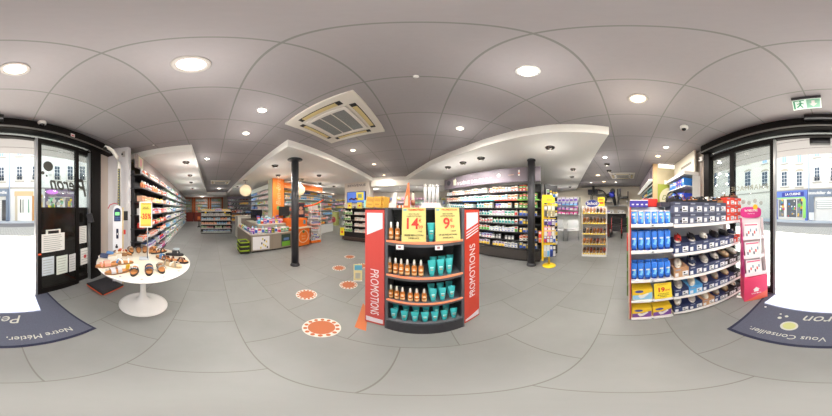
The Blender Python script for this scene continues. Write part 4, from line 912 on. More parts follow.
# ================================================================ SHELVING AND GOODS
ORDN = ['top', 'second', 'third', 'fourth', 'fifth', 'sixth', 'seventh', 'lowest']
def shelving(label, F, u0, u1, levels, depth, top, frame_m, shelf_m, rail_m, name='shelf_unit', cat='shelf unit', header=None, back_m=None, sides=True, plinth=True, group=None, dpt_fn=None):
    t = thing(name, label, cat, (F.x, F.y, 0), F.a, group)
    MB().box(u0, u1, depth, depth + .02, 0, top, back_m or frame_m).obj('back_panel', t)
    if sides:
        for u in (u0 - .02, u1): MB().box(u, u + .02, depth * .45, depth + .02, 0, top, frame_m).obj('upright', t)
    for z in levels:
        o = MB().box(u0, u1, 0, depth, z - .018, z, shelf_m).obj('shelf', t)
        MB().box(u0, u1, -.008, 0, z - .022, z + .004, rail_m).obj('price_rail', o)
    if plinth: MB().box(u0, u1, .04, depth, 0, levels[-1] - .018, frame_m).obj('plinth', t)
    if header: MB().box(u0, u1, -.0, .04, header[0], header[1], header[2]).obj('header_board', t)
    return t
# small goods: one mesh per kind, size and colour set, shared by all its copies
GM = {}
def goods_mesh(kind, c1, c2, c3, w, d, h):
    key = (kind, c1, c2, c3, w, d, h)
    if key in GM: return GM[key]
    a, b2, c = mat(c1, .45), mat(c2, .45), mat(c3, .45); b = MB()
    if kind == 'box':
        b.box(-w / 2, w / 2, 0, d, 0, h, a).box(-w / 2 + .001, w / 2 - .001, -.001, 0, h * .52, h * .86, b2).box(-w * .3, w * .32, -.0018, -.001, h * .60, h * .70, c).box(-w * .4, w * .1, -.001, 0, h * .12, h * .3, c).box(-w / 2, w / 2, .002, d - .002, h, h + .001, b2)
    elif kind == 'pack':
        b.box(-w / 2, w / 2, 0, d * .4, h * .06, h, a).box(-w * .4, w * .4, -.012, 0, h * .1, h * .55, b2).box(-w * .4, w * .4, -.0015, 0, h * .65, h * .9, c)
    elif kind == 'bottle':
        r = w / 2; b.lathe([(r * .85, 0), (r, .006), (r, h * .62), (r * .75, h * .74), (r * .4, h * .8)], a, 10, Matrix.Translation((0, r, 0))).lathe([(r * .42, h * .79), (r * .42, h * .97), (r * .3, h)], b2, 8, Matrix.Translation((0, r, 0))).box(-r * .7, r * .7, -.001, r * .35, h * .15, h * .55, c)
    elif kind == 'tube':
        r = w / 2; n = 10
        rg = [[(x * math.cos(2 * math.pi * i / n), r + y * math.sin(2 * math.pi * i / n), z) for i in range(n)] for x, y, z in ((r * .8, r * .8, h * .16), (r, r * .85, h * .3), (r, r * .4, h * .8), (r, .003, h))]
        b.loft(rg, a).lathe([(r * .75, 0), (r * .78, h * .16)], b2, 8, Matrix.Translation((0, r, 0))).box(-r * .7, r * .7, -.0, r * .3, h * .4, h * .65, c)
    elif kind == 'jar':
        r = w / 2; b.lathe([(r * .9, 0), (r, .005), (r, h * .7)], a, 12, Matrix.Translation((0, r, 0))).lathe([(r * 1.02, h * .7), (r * 1.02, h * .97), (r * .95, h)], b2, 12, Matrix.Translation((0, r, 0))).box(-r * .6, r * .6, -.001, r * .4, h * .2, h * .55, c)
    GM[key] = b.mesh('goods_' + kind); return GM[key]
CN = []
def cname(c):
    best = min(((sum((p - q) ** 2 for p, q in zip(c, k)), n) for k, n in (((240, 240, 238), 'white'), ((60, 110, 200), 'blue'), ((210, 60, 50), 'red'), ((240, 150, 90), 'orange'), ((90, 180, 90), 'green'), ((245, 215, 80), 'yellow'), ((60, 170, 170), 'teal'), ((240, 160, 190), 'pink'), ((130, 80, 180), 'purple'), ((40, 40, 50), 'black'), ((235, 205, 180), 'peach'), ((190, 190, 190), 'grey'), ((130, 80, 50), 'brown'))), key=lambda x: x[0])
    return best[1]
KW = {'box': 'carton', 'pack': 'blister pack', 'bottle': 'bottle', 'tube': 'tube', 'jar': 'jar'}
def goods(name, cat, group, F, u0, u1, z, row, where, mix, pitch, hmax, v=.012, fill=.95, d=.1, wj=.86):
    """MIX: (kind, body, band, mark, height share, weight) runs of the same product along the shelf"""
    u = u0 + pitch / 2; run = 0
    while u < u1 - pitch * .4:
        if run <= 0:
            k = random.choices(mix, [m[5] for m in mix])[0]; run = random.randint(1, 4)
        run -= 1
        if random.random() < fill:
            h = round(hmax * k[4], 3); me = goods_mesh(k[0], k[1], k[2], k[3], round(pitch * wj, 3), d, h)
            o = bpy.data.objects.new(name, me); C.objects.link(o)
            o.location = F.P(u, v + random.uniform(0, .012), z + .0005); o.rotation_euler.z = F.a + random.uniform(-.06, .06); o.scale = (random.uniform(.9, 1.04), 1, random.uniform(.8, 1.06))
            n1, n2 = cname(k[1]), cname(k[2])
            tag(o, '%s %s with %s print, %s shelf %s' % (n1, KW[k[0]], n2, row, where), cat, group)
        u += pitch
W_ = (224, 224, 222); 
def mx(kind, c1, c2, c3=(120, 130, 150), h=.8, w=1): return (kind, c1, c2, c3, h, w)

# ---- A: long run beside the scale
A = Frame(-2.17, -1.27, 186.1)
LA = [2.02, 1.75, 1.48, 1.21, .94, .67, .39, .12]
blk = mat((38, 38, 42), .4); rail_w = mat((150, 152, 154), .4)
shelving('black suncare shelf unit at the head of the long wall run', A, 0.05, 2.2, LA, .36, 2.12, blk, blk, mat((60, 60, 64), .4), plinth=True)
gw = mat((214, 214, 210), .4)
for k, (a0, a1_) in enumerate(((2.24, 5.2), (5.24, 8.2), (8.24, 10.3))):
    shelving('%s white bay of the long wall shelf run' % ('first', 'middle', 'farthest')[k], A, a0, a1_, LA, .36, 2.12, gw, gw, rail_w, back_m=mat((120, 118, 116), .6))
fm = mat((150, 138, 134), .6)
t = thing('fascia_board', 'taupe fascia board with faint pictures above the long wall shelves', 'fascia', (A.x, A.y, 0), A.a)
MB().box(0.0, 10.3, .10, .14, 2.16, ZS - .001, fm).obj('board', t)
MB().box(.1, .32, .094, .10, 2.2, 2.44, mat((206, 200, 170), .6)).box(.16, .24, .092, .094, 2.24, 2.40, mat((226, 160, 170), .6)).obj('flower_picture', t)
b = MB(); b.box(-.06, -.02, .24, .36, 0, ZC, mat((40, 40, 42), .4)); tag(b.obj('shelf_upright', None, (A.x, A.y, 0), A.a), 'tall black end upright between the grey wall and the shelf run', 'upright')
OR, OR2, PE, YL, GRN, TE, PU, BK, PK, RD, BL, LB, GY, BR = (240, 120, 60), (246, 160, 110), (240, 190, 160), (246, 210, 70), (100, 180, 90), (70, 170, 170), (120, 84, 180), (44, 44, 52), (236, 150, 190), (214, 60, 50), (56, 96, 190), (120, 190, 230), (188, 190, 192), (140, 90, 60)
near = {0: [mx('box', W_, OR, RD, .62, 2), mx('tube', W_, OR2, OR, .7)], 1: [mx('tube', W_, OR, RD, .72), mx('bottle', OR2, W_, OR, .75)], 2: [mx('box', PE, OR2, OR, .5, 2), mx('bottle', (244, 214, 190), YL, GY, .7), mx('box', YL, GY, W_, .5)],
        3: [mx('box', W_, RD, BL, .62), mx('box', OR, BL, W_, .55)], 4: [mx('box', RD, W_, OR, .5), mx('jar', W_, GRN, OR, .45), mx('bottle', OR, BK, W_, .7)], 5: [mx('bottle', OR2, PU, W_, .7), mx('box', W_, OR, RD, .5), mx('bottle', BK, OR, W_, .7)], 6: [mx('box', BL, RD, W_, .55), mx('box', W_, BL, RD, .7), mx('tube', RD, W_, BL, .6)], 7: [mx('box', W_, GY, BL, .6), mx('bottle', GRN, YL, W_, .7), mx('box', (214, 60, 130), W_, BL, .6)]}
whitish = [mx('box', W_, GRN, TE, .7, 2), mx('bottle', W_, TE, GY, .8, 2), mx('box', W_, (206, 220, 206), RD, .6, 2), mx('tube', W_, GY, BL, .75, 2), mx('box', LB, W_, BL, .6), mx('bottle', PE, W_, OR, .7), mx('jar', W_, RD, GY, .45)]
for i, z in enumerate(LA):
    goods('suncare_product', 'sun care product', 'sun care goods on the black bay', A, .10, 2.15, z, ORDN[i], 'of the black bay', near[i], .088, .23, d=.12)
    goods('skincare_product', 'skin care product', 'skin care goods on the white bays', A, 2.3, 5.15, z, ORDN[i], 'of the first white bay', whitish, .12, .24, d=.14)
    goods('far_bay_skincare', 'hair care product', 'skin care goods on the farther white bays', A, 5.3, 8.15, z, ORDN[i], 'of the middle white bay', whitish, .17, .24, d=.14)  # same skin care goods as the first white bay, continued to the far end
    goods('far_bay_skincare', 'hair care product', 'skin care goods on the farther white bays', A, 8.3, 10.2, z, ORDN[i], 'of the farthest white bay', whitish, .27, .24, d=.14)
# rounded black shelf ends of the first bay
t = thing('shelf_end', 'black curved shelf end bay beside the long run, nearest the scale', 'shelf unit', (A.x, A.y, 0), A.a)
for z in LA: MB().prism([(.05, 0), (.05, .36), (-.0, .36), (.0, .18), (.02, .06)], z - .02, z, blk).obj('curved_shelf', t)

# ---- wooden cabinet at the far left
Wd = Frame(-13.0, -.4, 90)
wd, wr, wi = mat((164, 84, 40), .5, noise=.15, scale=8), mat((104, 34, 26), .45), mat((190, 180, 160), .7)
for k, (a0, a1_) in enumerate(((-2.7, -1.35), (-1.3, .2), (.25, 1.55))):
    t = thing('wooden_cabinet', 'tall reddish wooden display cabinet, %s' % ('beside the end of the long shelf run', 'middle one behind the low gondola', 'right one behind the low gondola')[k], 'cabinet', (Wd.x, Wd.y, 0), Wd.a)
    MB().box(a0, a1_, .38, .42, 0, 2.4, wi).obj('back_panel', t)
    MB().box(a0, a1_, -.06, .40, 0, .92, wr).obj('base_cupboard', t)
    for q in range(2): MB().box(lerp(a0, a1_, .05 + q * .48), lerp(a0, a1_, .47 + q * .48), -.075, -.06, .08, .86, mat((120, 42, 30), .4)).obj('door', t)
    for u in (a0, a1_ - .13): MB().box(u, u + .13, -.02, .1, .92, 2.42, wd).obj('pillar', t)
    MB().box(a0 - .02, a1_ + .02, -.08, .42, 2.32, 2.46, wd).obj('cornice', t)
    for z in (.93, 1.22, 1.5, 1.78, 2.05):
        if z > 1: MB().box(a0 + .13, a1_ - .13, .0, .38, z - .02, z, mat((206, 214, 214), .3)).obj('shelf', t)
        goods('apothecary_jar', 'jar', 'jars and cartons in the wooden cabinets', Wd, a0 + .16, a1_ - .14, z, {.93: 'lowest', 1.22: 'fourth', 1.5: 'third', 1.78: 'second', 2.05: 'top'}[z], 'of the wooden cabinets', [mx('jar', W_, GY, TE, .7, 3), mx('box', W_, PE, RD, .8, 2), mx('bottle', W_, BR, OR, .85), mx('box', GRN, W_, YL, .6), mx('box', LB, W_, BL, .6)], .22, .24, d=.15)

# ---- low gondola in the left aisle
L = Frame(-6.87, .26, 90)
shelving('low black gondola with white rails in the left aisle in front of the wooden cabinets', L, -.80, .82, [1.18, .95, .72, .49, .27, .07], .38, 1.20, blk, blk, mat((206, 206, 204), .4), name='gondola', cat='gondola')
for i, z in enumerate([1.18, .95, .72, .49, .27, .07]):
    mixs = [[mx('box', (236, 226, 196), YL, OR, .62, 2), mx('box', (206, 216, 236), PK, BL, .8, 2)], [mx('jar', YL, GY, GRN, .6), mx('box', W_, GY, BR, .7, 2)], [mx('box', PE, OR, W_, .6), mx('box', W_, LB, GY, .6, 2)], [mx('box', PE, OR2, W_, .55), mx('bottle', LB, BL, W_, .7)], [mx('box', W_, GRN, RD, .6), mx('box', GY, RD, W_, .5)], [mx('box', GY, LB, W_, .6), mx('box', W_, BL, GRN, .6)]][i]
    goods('remedy_box', 'remedy', 'goods on the low gondola', L, -.78, .80, z, ['top', 'second', 'third', 'fourth', 'fifth', 'lowest'][i], 'of the low gondola', mixs, .09, .20, d=.14)
for u in (-.55, .45): tag(MB().box(-.045, .045, -.003, 0, 0, .09, mat((250, 214, 40), .5)).obj('shelf_talker', None, L.P(u, -.012, 1.07), L.a), 'small yellow price flag hanging under the top shelf, %s end of the low gondola' % ('cabinet aisle' if u < 0 else 'counter'), 'price flag')
x, y, _ = ray(199, 227, 0); t = thing('leaflet_holder', 'small black floor holder with orange cards beside the low gondola', 'holder', (x, y, 0), R(90))
MB().lathe([(.14, 0), (.14, .02), (.04, .06), (.03, .6)], BLACK, 16).obj('base', t); MB().box(-.1, .1, -.02, .02, .5, .75, mat((240, 130, 70), .5)).obj('card', t); MB().box(-.08, .08, -.02, .02, 1.2, 1.45, mat((240, 170, 130), .5)).obj('card', t); MB().lathe([(.015, .6), (.015, 1.3)], BLACK, 8).obj('pole', t)

# ---- far wall run between cabinets and counter
V = Frame(-11.5, 1.4, 60)
t = shelving('distant mixed shelf wall between the wooden cabinets and the counter', V, 0.0, 2.6, [2.0, 1.65, 1.3, .95, .6, .25], .4, 2.3, GREYB if False else mat((150, 142, 150), .6), gw, rail_w, header=(2.1, 2.35, mat((120, 110, 124), .6)))
for i, z in enumerate([2.0, 1.65, 1.3, .95, .6, .25]):
    goods('remedy_carton', 'carton', 'goods on the distant mixed wall', V, .05, 2.55, z, ['top', 'second', 'third', 'fourth', 'fifth', 'lowest'][i], 'of the distant mixed wall', [mx('box', W_, RD, BL, .7, 2), mx('box', BL, W_, LB, .6), mx('bottle', OR, W_, BK, .8), mx('box', BK, GY, W_, .5), mx('box', YL, OR, W_, .6)], .26, .30, d=.2)

# ---- counter island: white wall shelves, pale pillar, orange pillar
B_ = Frame(-7.1, 2.19, 0)
LB_ = [1.98, 1.75, 1.52, 1.29, 1.06, .84, .60]
wsh = mat((232, 234, 232), .4)
shelving('white shelf wall behind the counter facing the left aisle', B_, 0.0, 2.3, LB_, .32, 2.1, wsh, wsh, mat((226, 228, 228), .3), header=(2.12, 2.32, mat((226, 232, 228), .5)))
for i, z in enumerate(LB_):
    goods('medicine_box', 'medicine', 'medicine boxes behind the counter', B_, .05, 1.0, z, ORDN[i], 'of the white counter wall, blue half', [mx('box', BL, LB, W_, .7, 2), mx('box', W_, LB, BL, .7, 2), mx('box', LB, W_, BL, .6)], .15, .2, d=.12)
    goods('medicine_box', 'medicine', 'medicine boxes behind the counter', B_, 1.0, 2.28, z, ORDN[i], 'of the white counter wall, green half', [mx('box', W_, PE, RD, .7, 3), mx('box', W_, (226, 200, 200), RD, .6, 2), mx('box', (190, 210, 90), W_, GRN, .7), mx('box', W_, YL, GY, .6)], .105, .2, d=.12)
t = thing('pale_pillar', 'pale green square pillar beside the orange panel', 'pillar', (0, 0, 0)); MB().box(-4.78, -4.40, 2.19, 2.66, 0, ZS, mat((204, 210, 190), .7)).obj('pillar', t)
MB().box(-4.40, -4.345, 2.185, 2.67, 0, ZS, mat((240, 136, 52), .5)).obj('orange_panel', t)
text('Bien-être', .27, (-4.342, 2.42, 1.95), mat((246, 206, 160), .5), t, (R(90), R(-90), R(90)), shear=.25)
MB().lathe([(.08, 0), (.08, .006)], mat((130, 190, 110), .5), 20, Matrix.Translation((-4.345, 2.42, 1.36)) @ Matrix.Rotation(R(90), 4, 'Y')).obj('green_leaf_logo', t)
O_ = Frame(-4.35, 2.66, 90)
LO = [1.95, 1.72, 1.48, 1.24, 1.0, .76, .5]
shelving('shelf wall behind the orange till with orange header', O_, .03, 2.2, LO, .32, 2.1, wsh, wsh, mat((226, 224, 220), .3), header=(2.14, 2.34, mat((240, 130, 50), .5)))
b = MB(); b.box(.0, 2.3, -.25, .0, 2.34, 2.37, WHITE).box(.0, 2.9, -.3, .0, 2.04, 2.08, mat((120, 104, 88), .5)); tag(b.obj('canopy_rail', None, (O_.x, O_.y, 0), O_.a), 'brown and white rail above the shelves behind the orange till', 'rail')
for k in range(7): pass
for i, z in enumerate(LO):
    m_ = [[mx('box', LB, PU, W_, .7), mx('box', BL, W_, LB, .7), mx('box', YL, W_, OR, .8)], [mx('box', LB, W_, BL, .8), mx('box', W_, YL, OR, .8)], [mx('box', GRN, W_, YL, .7), mx('box', W_, TE, BL, .7), mx('box', YL, GRN, W_, .7)]]
    goods('vitamin_box', 'vitamins', 'vitamin boxes behind the till', O_, .08, 2.15, z, ORDN[i], 'behind the orange till', m_[min(i, 2)] if i < 3 else [mx('box', W_, PK, RD, .7), mx('box', W_, LB, BL, .7), mx('box', GRN, W_, YL, .6), mx('box', OR, W_, RD, .6)], .11, .2, d=.12)
Q = Frame(-4.60, 5.0, 92)
shelving('distant shelf bay beyond the orange till', Q, .0, 1.15, LO, .35, 2.05, wsh, wsh, rail_w, header=(2.06, 2.16, mat((196, 190, 180), .5)))
for i, z in enumerate(LO): goods('care_product', 'care product', 'goods on the bay beyond the till', Q, .04, 1.12, z, ORDN[i], 'of the bay beyond the till', [mx('box', W_, PK, RD, .7, 2), mx('bottle', YL, W_, OR, .8), mx('box', LB, W_, BL, .7), mx('box', BK, W_, GY, .6), mx('box', OR2, W_, RD, .6)], .2, .2, d=.15)
# far end wall
Z_ = Frame(-6.4, 8.6, 0)
shelving('distant white shelf wall at the very back of the shop', Z_, -.8, 8.5, [1.9, 1.62, 1.34, 1.06, .5], .3, 2.05, wsh, wsh, rail_w)
for i, z in enumerate([1.9, 1.62, 1.34, 1.06, .5]): goods('baby_product', 'baby care', 'goods on the back wall', Z_, -.75, 8.4, z, ['top', 'second', 'third', 'fourth', 'lowest'][i], 'of the back wall', [mx('box', W_, PK, RD, .8, 2), mx('bottle', W_, LB, BL, .8, 2), mx('box', YL, W_, GRN, .6), mx('jar', W_, GRN, GY, .5), mx('box', PK, W_, PU, .6)], .27, .24, d=.2)
for k, px in enumerate((333.5, 348.5)):
    x = 8.2 * math.tan(R((px - 416) * .43269 + D0)); t = thing('poster_stand', 'distant olive and red poster display at the back, %s' % ('in the open aisle', 'behind the dark gondola'[0:22])[k], 'display', (x, 8.2, 0))
    MB().box(-.3, .3, 0, .3, 0, 1.05, mat((190, 196, 120), .6)).obj('panel', t); MB().lathe([(.22, 0), (.22, .02)], mat((196, 80, 80), .5), 20, Matrix.Translation((0, -.001, .45)) @ Matrix.Rotation(R(90), 4, 'X')).obj('red_circle', t)

# ---- counters
K = Frame(-3.62, 1.12, 90)     # front face of the low counter, u = +y
tp = mat((146, 134, 120), .5); tpd = mat((120, 108, 96), .5)
t = thing('sales_counter', 'taupe low sales counter corner with white poster and glass riser', 'counter', (0, 0, 0))
MB().box(-4.34, -3.62, 1.12, 2.5, .05, .54, tp).box(-5.6, -4.34, 1.12, 1.9, .05, .54, tp).obj('body', t); MB().box(-4.3, -3.66, 1.16, 2.5, 0, .05, BLACK).box(-5.58, -4.3, 1.16, 1.88, 0, .05, BLACK).obj('plinth', t)
MB().box(-4.34, -3.60, 1.10, 2.52, .54, .565, mat((176, 168, 156), .4)).box(-5.62, -4.34, 1.10, 1.92, .54, .565, mat((176, 168, 156), .4)).obj('worktop', t)
MB().box(-5.6, -3.95, 1.45, 1.9, .565, .80, mat((160, 152, 140), .5)).box(-4.3, -3.95, 1.9, 2.5, .565, .80, mat((160, 152, 140), .5)).obj('upper_riser', t); MB().box(-4.32, -3.98, 1.9, 2.5, .80, .82, mat((222, 214, 200), .4)).box(-5.6, -3.98, 1.5, 1.9, .80, .82, mat((222, 214, 200), .4)).obj('upper_top', t)
MB().box(-3.619, -3.615, 1.79, 1.795, .06, .53, tpd).obj('panel_joint', t)
b = MB(); b.box(-3.615, -3.610, 1.17, 1.70, .09, .50, mat((232, 228, 232), .5)); p_ = b.obj('poster', t)
b = MB(); [b.box(-3.610, -3.607, 1.40 + .03 * i, 1.44 + .03 * i, .12 + .045 * ((i * 3) % 7), .18 + .045 * ((i * 3) % 7), mat([(236, 206, 60), (60, 60, 60), (210, 190, 40)][i % 3], .5)) for i in range(8)]; b.obj('flower_picture', p_)
b = MB(); b.box(-3.615, -3.610, 2.12, 2.46, .10, .50, mat((50, 70, 60), .5)).box(-3.610, -3.608, 2.14, 2.44, .10, .26, mat((110, 170, 50), .5)).box(-3.610, -3.608, 2.2, 2.4, .30, .38, mat((90, 120, 170), .5)); b.obj('dark_poster', t)
t = thing('till_counter', 'orange till counter with round white emblem and white ledge', 'counter', (0, 0, 0))
og = mat((240, 120, 36), .45)
MB().box(-4.2, -3.5, 2.53, 3.2, .03, .66, og).obj('body', t); MB().box(-4.2, -3.62, 2.53, 3.2, .68, .98, og).obj('upper_body', t); MB().box(-4.2, -3.42, 2.50, 3.22, .66, .69, mat((236, 222, 196), .4)).obj('ledge', t); MB().box(-4.15, -3.52, 2.55, 3.18, 0, .03, BLACK).obj('plinth', t)
b = MB(); MT_ = Matrix.Translation((-3.498, 2.93, .36)) @ Matrix.Rotation(R(90), 4, 'Y')
b.lathe([(.23, 0), (.23, .003), (.205, .003), (.205, 0)], mat((246, 214, 176), .5), 40, MT_, cap=False); b.obj('round_emblem', t)
text('bien\nêtre', .10, (-3.494, 2.93, .33), mat((246, 200, 150), .5), t, (R(90), 0, R(90))); MB().lathe([(.05, 0), (.05, .005)], mat((60, 110, 60), .5), 16, Matrix.Translation((-3.498, 2.93, .53)) @ Matrix.Rotation(R(90), 4, 'Y')).obj('green_mark', t)
MB().box(-3.619, -3.612, 3.02, 3.12, .78, .92, mat((90, 150, 170), .5)).obj('blue_sticker', t)
# framed dark poster beyond the till
t = thing('framed_poster', 'dark framed poster with a skin toned figure standing behind the orange till', 'poster', (-4.1, 3.22, .98), R(62))
MB().box(-.22, .22, 0, .03, 0, .55, mat((36, 30, 50), .5)).obj('panel', t); MB().box(-.23, .23, -.005, .03, .55, .585, mat((120, 50, 30), .5)).obj('top_rail', t)
MB().lathe([(.07, 0), (.07, .003)], mat((206, 150, 120), .5), 16, Matrix.Translation((.06, -.001, .36)) @ Matrix.Rotation(R(90), 4, 'X')).box(-.02, .16, -.004, 0, .12, .28, mat((196, 150, 130), .5)).obj('figure_print', t)
# orange wire stand
St = Frame(-3.55, 3.34, 75)
t = thing('medicine_stand', 'orange and white wire display stand with arched top beside the till', 'display stand', (St.x, St.y, 0), St.a)
MB().box(0, .42, 0, .35, .02, .12, og).obj('base', t)
for u in (0, .41): MB().box(u, u + .015, 0, .015, .1, 1.62, WHITE).obj('post', t)
MB().box(0, .42, .2, .215, .1, 1.45, mat((214, 210, 206), .5)).obj('back_panel', t)
ar = [(-.28 + .8 * k / 12, .0, 1.42 + .24 * (k / 12) ** 2.2) for k in range(13)]
MB().tube(ar, .03, mat((236, 90, 30), .45), 8).obj('orange_arch', t)
LS = [1.18, .95, .72, .5, .3, .13]
for i, z in enumerate(LS):
    MB().box(0, .42, 0, .2, z - .012, z, mat((236, 110, 50), .45) if i in (0, 2) else WHITE).obj('shelf', t)
    goods('lozenge_box', 'lozenges', 'goods on the orange wire stand', St, .01, .41, z, ['top', 'second', 'third', 'fourth', 'fifth', 'lowest'][i], 'of the orange wire stand', [mx('box', W_, BL, RD, .6, 2), mx('box', W_, OR, BL, .7, 2), mx('jar', GY, W_, BL, .6), mx('box', LB, BL, W_, .5)], .085, .19, d=.1)
# goods standing on the counters
def scatter(name, cat, group, pts, kinds, where):
    for i, (x, y, z) in enumerate(pts):
        k = random.choice(kinds); me = goods_mesh(k[0], k[1], k[2], k[3], .10, .08, round(.17 * k[4], 3))
        o = bpy.data.objects.new(name, me); C.objects.link(o); o.location = (x, y, z); o.rotation_euler.z = R(80 + random.uniform(-15, 15))
        tag(o, '%s %s with %s print %s' % (cname(k[1]), KW[k[0]], cname(k[2]), where), cat, group)
kc = [mx('box', W_, GRN, RD, .9), mx('box', W_, RD, PK, 1.0), mx('bottle', LB, W_, TE, 1.1), mx('box', YL, GRN, W_, .8), mx('box', PU, PK, W_, 1.0), mx('tube', W_, TE, GRN, 1.0), mx('box', (110, 130, 60), BK, YL, .9), mx('bottle', W_, LB, BL, 1.3), mx('box', RD, W_, PK, .9), mx('jar', OR, W_, RD, .7)]
scatter('counter_product', 'pharmacy product', 'goods on the low counter', [(-3.72, 1.2 + i * .112, .566) for i in range(12)], kc, 'in the front row on the taupe counter')
scatter('counter_product', 'pharmacy product', 'goods on the low counter', [(-3.86, 1.25 + i * .112, .566) for i in range(11)], kc, 'in the second row on the taupe counter')
scatter('counter_product', 'pharmacy product', 'goods on the low counter', [(-4.08, 1.55 + i * .105, .821) for i in range(9)], kc, 'in the front row on the upper riser')
scatter('counter_product', 'pharmacy product', 'goods on the low counter', [(-4.3, 1.6 + i * .15, .821) for i in range(6)], [mx('bottle', LB, W_, TE, 1.4), mx('box', BL, RD, W_, 1.5), mx('box', W_, TE, GRN, 1.4), mx('bottle', W_, BL, LB, 1.5)], 'in the back row on the upper riser')
for i in range(12):
    k = random.choice(kc); o = bpy.data.objects.new('counter_product', goods_mesh(k[0], k[1], k[2], k[3], .10, .08, .13)); C.objects.link(o); o.location = (-3.95 - i * .135, 1.18, .566)
    tag(o, '%s %s with %s print along the aisle side of the taupe counter' % (cname(k[1]), KW[k[0]], cname(k[2])), 'pharmacy product', 'goods on the low counter')
# white riser cabinet and monitor
t = thing('counter_cabinet', 'pale grey cabinet at the aisle end of the counter', 'cabinet', (0, 0, 0)); MB().box(-6.3, -5.65, 1.15, 2.1, 0, .98, mat((206, 204, 196), .5)).obj('body', t); MB().box(-6.33, -5.62, 1.12, 2.13, .98, 1.0, mat((190, 188, 182), .4)).obj('top', t); MB().box(-5.649, -5.64, 1.3, 2.0, .1, .9, mat((140, 130, 122), .5)).obj('door', t)
t = thing('computer_monitor', 'black flat monitor on the counter in front of the white shelves', 'monitor', (-5.2, 1.85, .82), R(72))
MB().box(-.24, .24, 0, .03, .10, .46, BLACK).obj('screen', t, bevel=.006); MB().box(-.03, .03, .03, .05, 0, .2, BLACK).obj('stand', t); MB().box(-.12, .12, -.08, .10, 0, .015, BLACK).obj('foot', t); MB().box(-.22, .22, -.002, 0, .13, .44, mat((20, 20, 26), .15)).obj('display', t)
for k, (x, y, lab) in enumerate(((-4.15, 2.55, 'black monitor back on the upper riser beside the orange pillar'),)):
    t = thing('computer_monitor', lab, 'monitor', (x, y, .98), R(70)); MB().box(-.2, .2, 0, .03, .08, .42, BLACK).obj('screen', t, bevel=.006); MB().box(-.03, .03, .03, .05, 0, .2, BLACK).obj('stand', t); MB().box(-.1, .1, -.05, .1, 0, .015, BLACK).obj('foot', t)
# green crates stacked by the counter corner
for k in range(3):
    x, y = -3.78, .93; t = thing('basket', 'black shopping basket with lime rim, %s of the stack by the counter corner' % ('bottom', 'middle', 'top')[k], 'basket', (x, y, .02 + k * .125), R(90), 'shopping baskets stacked by the counter')
    z0 = 0; MB().box(-.13, .13, -.2, .2, 0, .075, mat((36, 36, 36), .6)).obj('body', t); b = MB()
    for s in (-1, 1): b.box(s * .14 - .01, s * .14 + .01, -.21, .21, .075, .105, mat((160, 190, 40), .5)).box(-.15, .15, s * .2 - .01, s * .2 + .01, .075, .105, mat((160, 190, 40), .5))
    b.obj('lime_rim', t)
# globe lamps
def globe(px, py, r, dist, label):
    g = R((px - 416) * .43269 + D0); x, y = dist * math.sin(g), dist * math.cos(g); z = H + dist * math.tan(R((208 - py) * 180 / 416))
    t = thing('globe_lamp', label, 'pendant lamp', (x, y, z)); gm = mat((250, 224, 184), .4, emit=.5)
    MB().sphere((0, 0, 0), r, gm, 24, 16).obj('globe', t)
    b = MB(); b.tube([(-.06, 0, ZS - z), (-.03, 0, r + .02), (0, 0, r)], .01, CHROME, 8).tube([(.08, 0, ZS - z), (.03, 0, r + .05), (0, 0, r)], .01, CHROME, 8); b.obj('hanger', t)
    MB().lathe([(.09, ZS - z), (.09, ZS - z - .02)], CHROME, 20).obj('ceiling_plate', t)
globe(245.5, 190.5, .235, 5.3, 'round glowing globe lamp hanging before the white counter shelves')
globe(299.5, 190, .21, 5.0, 'round glowing globe lamp half hidden behind the iron column')

# ---- dark gondola and screen pillar
Dg = Frame(-2.98, 4.62, 0)
LD = [1.33, 1.08, .85, .62, .38]
shelving('dark gondola with white bottles left of the promotion stand', Dg, 0, 1.9, LD, .40, 1.34, blk, blk, mat((50, 48, 50), .4), name='gondola', cat='gondola')
tag(MB().box(-.02, 1.92, -.05, .1, .06, .17, mat((70, 56, 52), .5)).obj('bumper_rail', None, (Dg.x, Dg.y, 0), 0), 'brown bumper rail along the foot of the dark gondola', 'bumper')
for i, z in enumerate(LD[1:]):
    goods('lotion_bottle', 'lotion', 'white bottles and boxes on the dark gondola', Dg, .02, .45, z, ['second', 'third', 'fourth', 'lowest'][i], 'of the dark gondola', [mx('bottle', (236, 232, 214), (226, 226, 216), GRN, .95)], .075, .2, d=.1)
    goods('lotion_bottle', 'lotion', 'white bottles and boxes on the dark gondola', Dg, .5, 1.88, z, ['second', 'third', 'fourth', 'lowest'][i], 'of the dark gondola', [mx('box', (226, 222, 220), GY, PE, .65)], .17, .2, d=.12)
for px, cc, nm in ((349, 1, 'nearest the aisle'), (359, 1, 'under the screen')):
    u = Dg.U(px); tag(MB().box(-.10, .10, -.003, .003, 0, .24, mat((246, 232, 90), .5)).box(-.04, .04, -.005, -.003, .08, .14, mat((214, 60, 50), .5)).box(-.1, .1, -.003, .06, 0, .004, WHITE).obj('price_sign', None, Dg.P(u, .05, 1.332), 0), 'yellow price sign on top of the dark gondola, ' + nm, 'sign')
tag(MB().box(-.10, .08, -.01, .0, .0, .34, mat((246, 226, 50), .5)).box(-.05, .03, -.013, -.01, .1, .2, mat((230, 110, 60), .5)).obj('end_sign', None, (-3.0, 4.58, .2), R(10)), 'yellow card at the foot of the dark gondola end', 'sign')
for i in range(4): tag(bpy.data.objects.new('round_jar', goods_mesh('jar', (90, 84, 80), W_, GY, .12, .1, .12)), 'dark jar with white lid on top of the dark gondola', 'jar', 'jars on the dark gondola top')
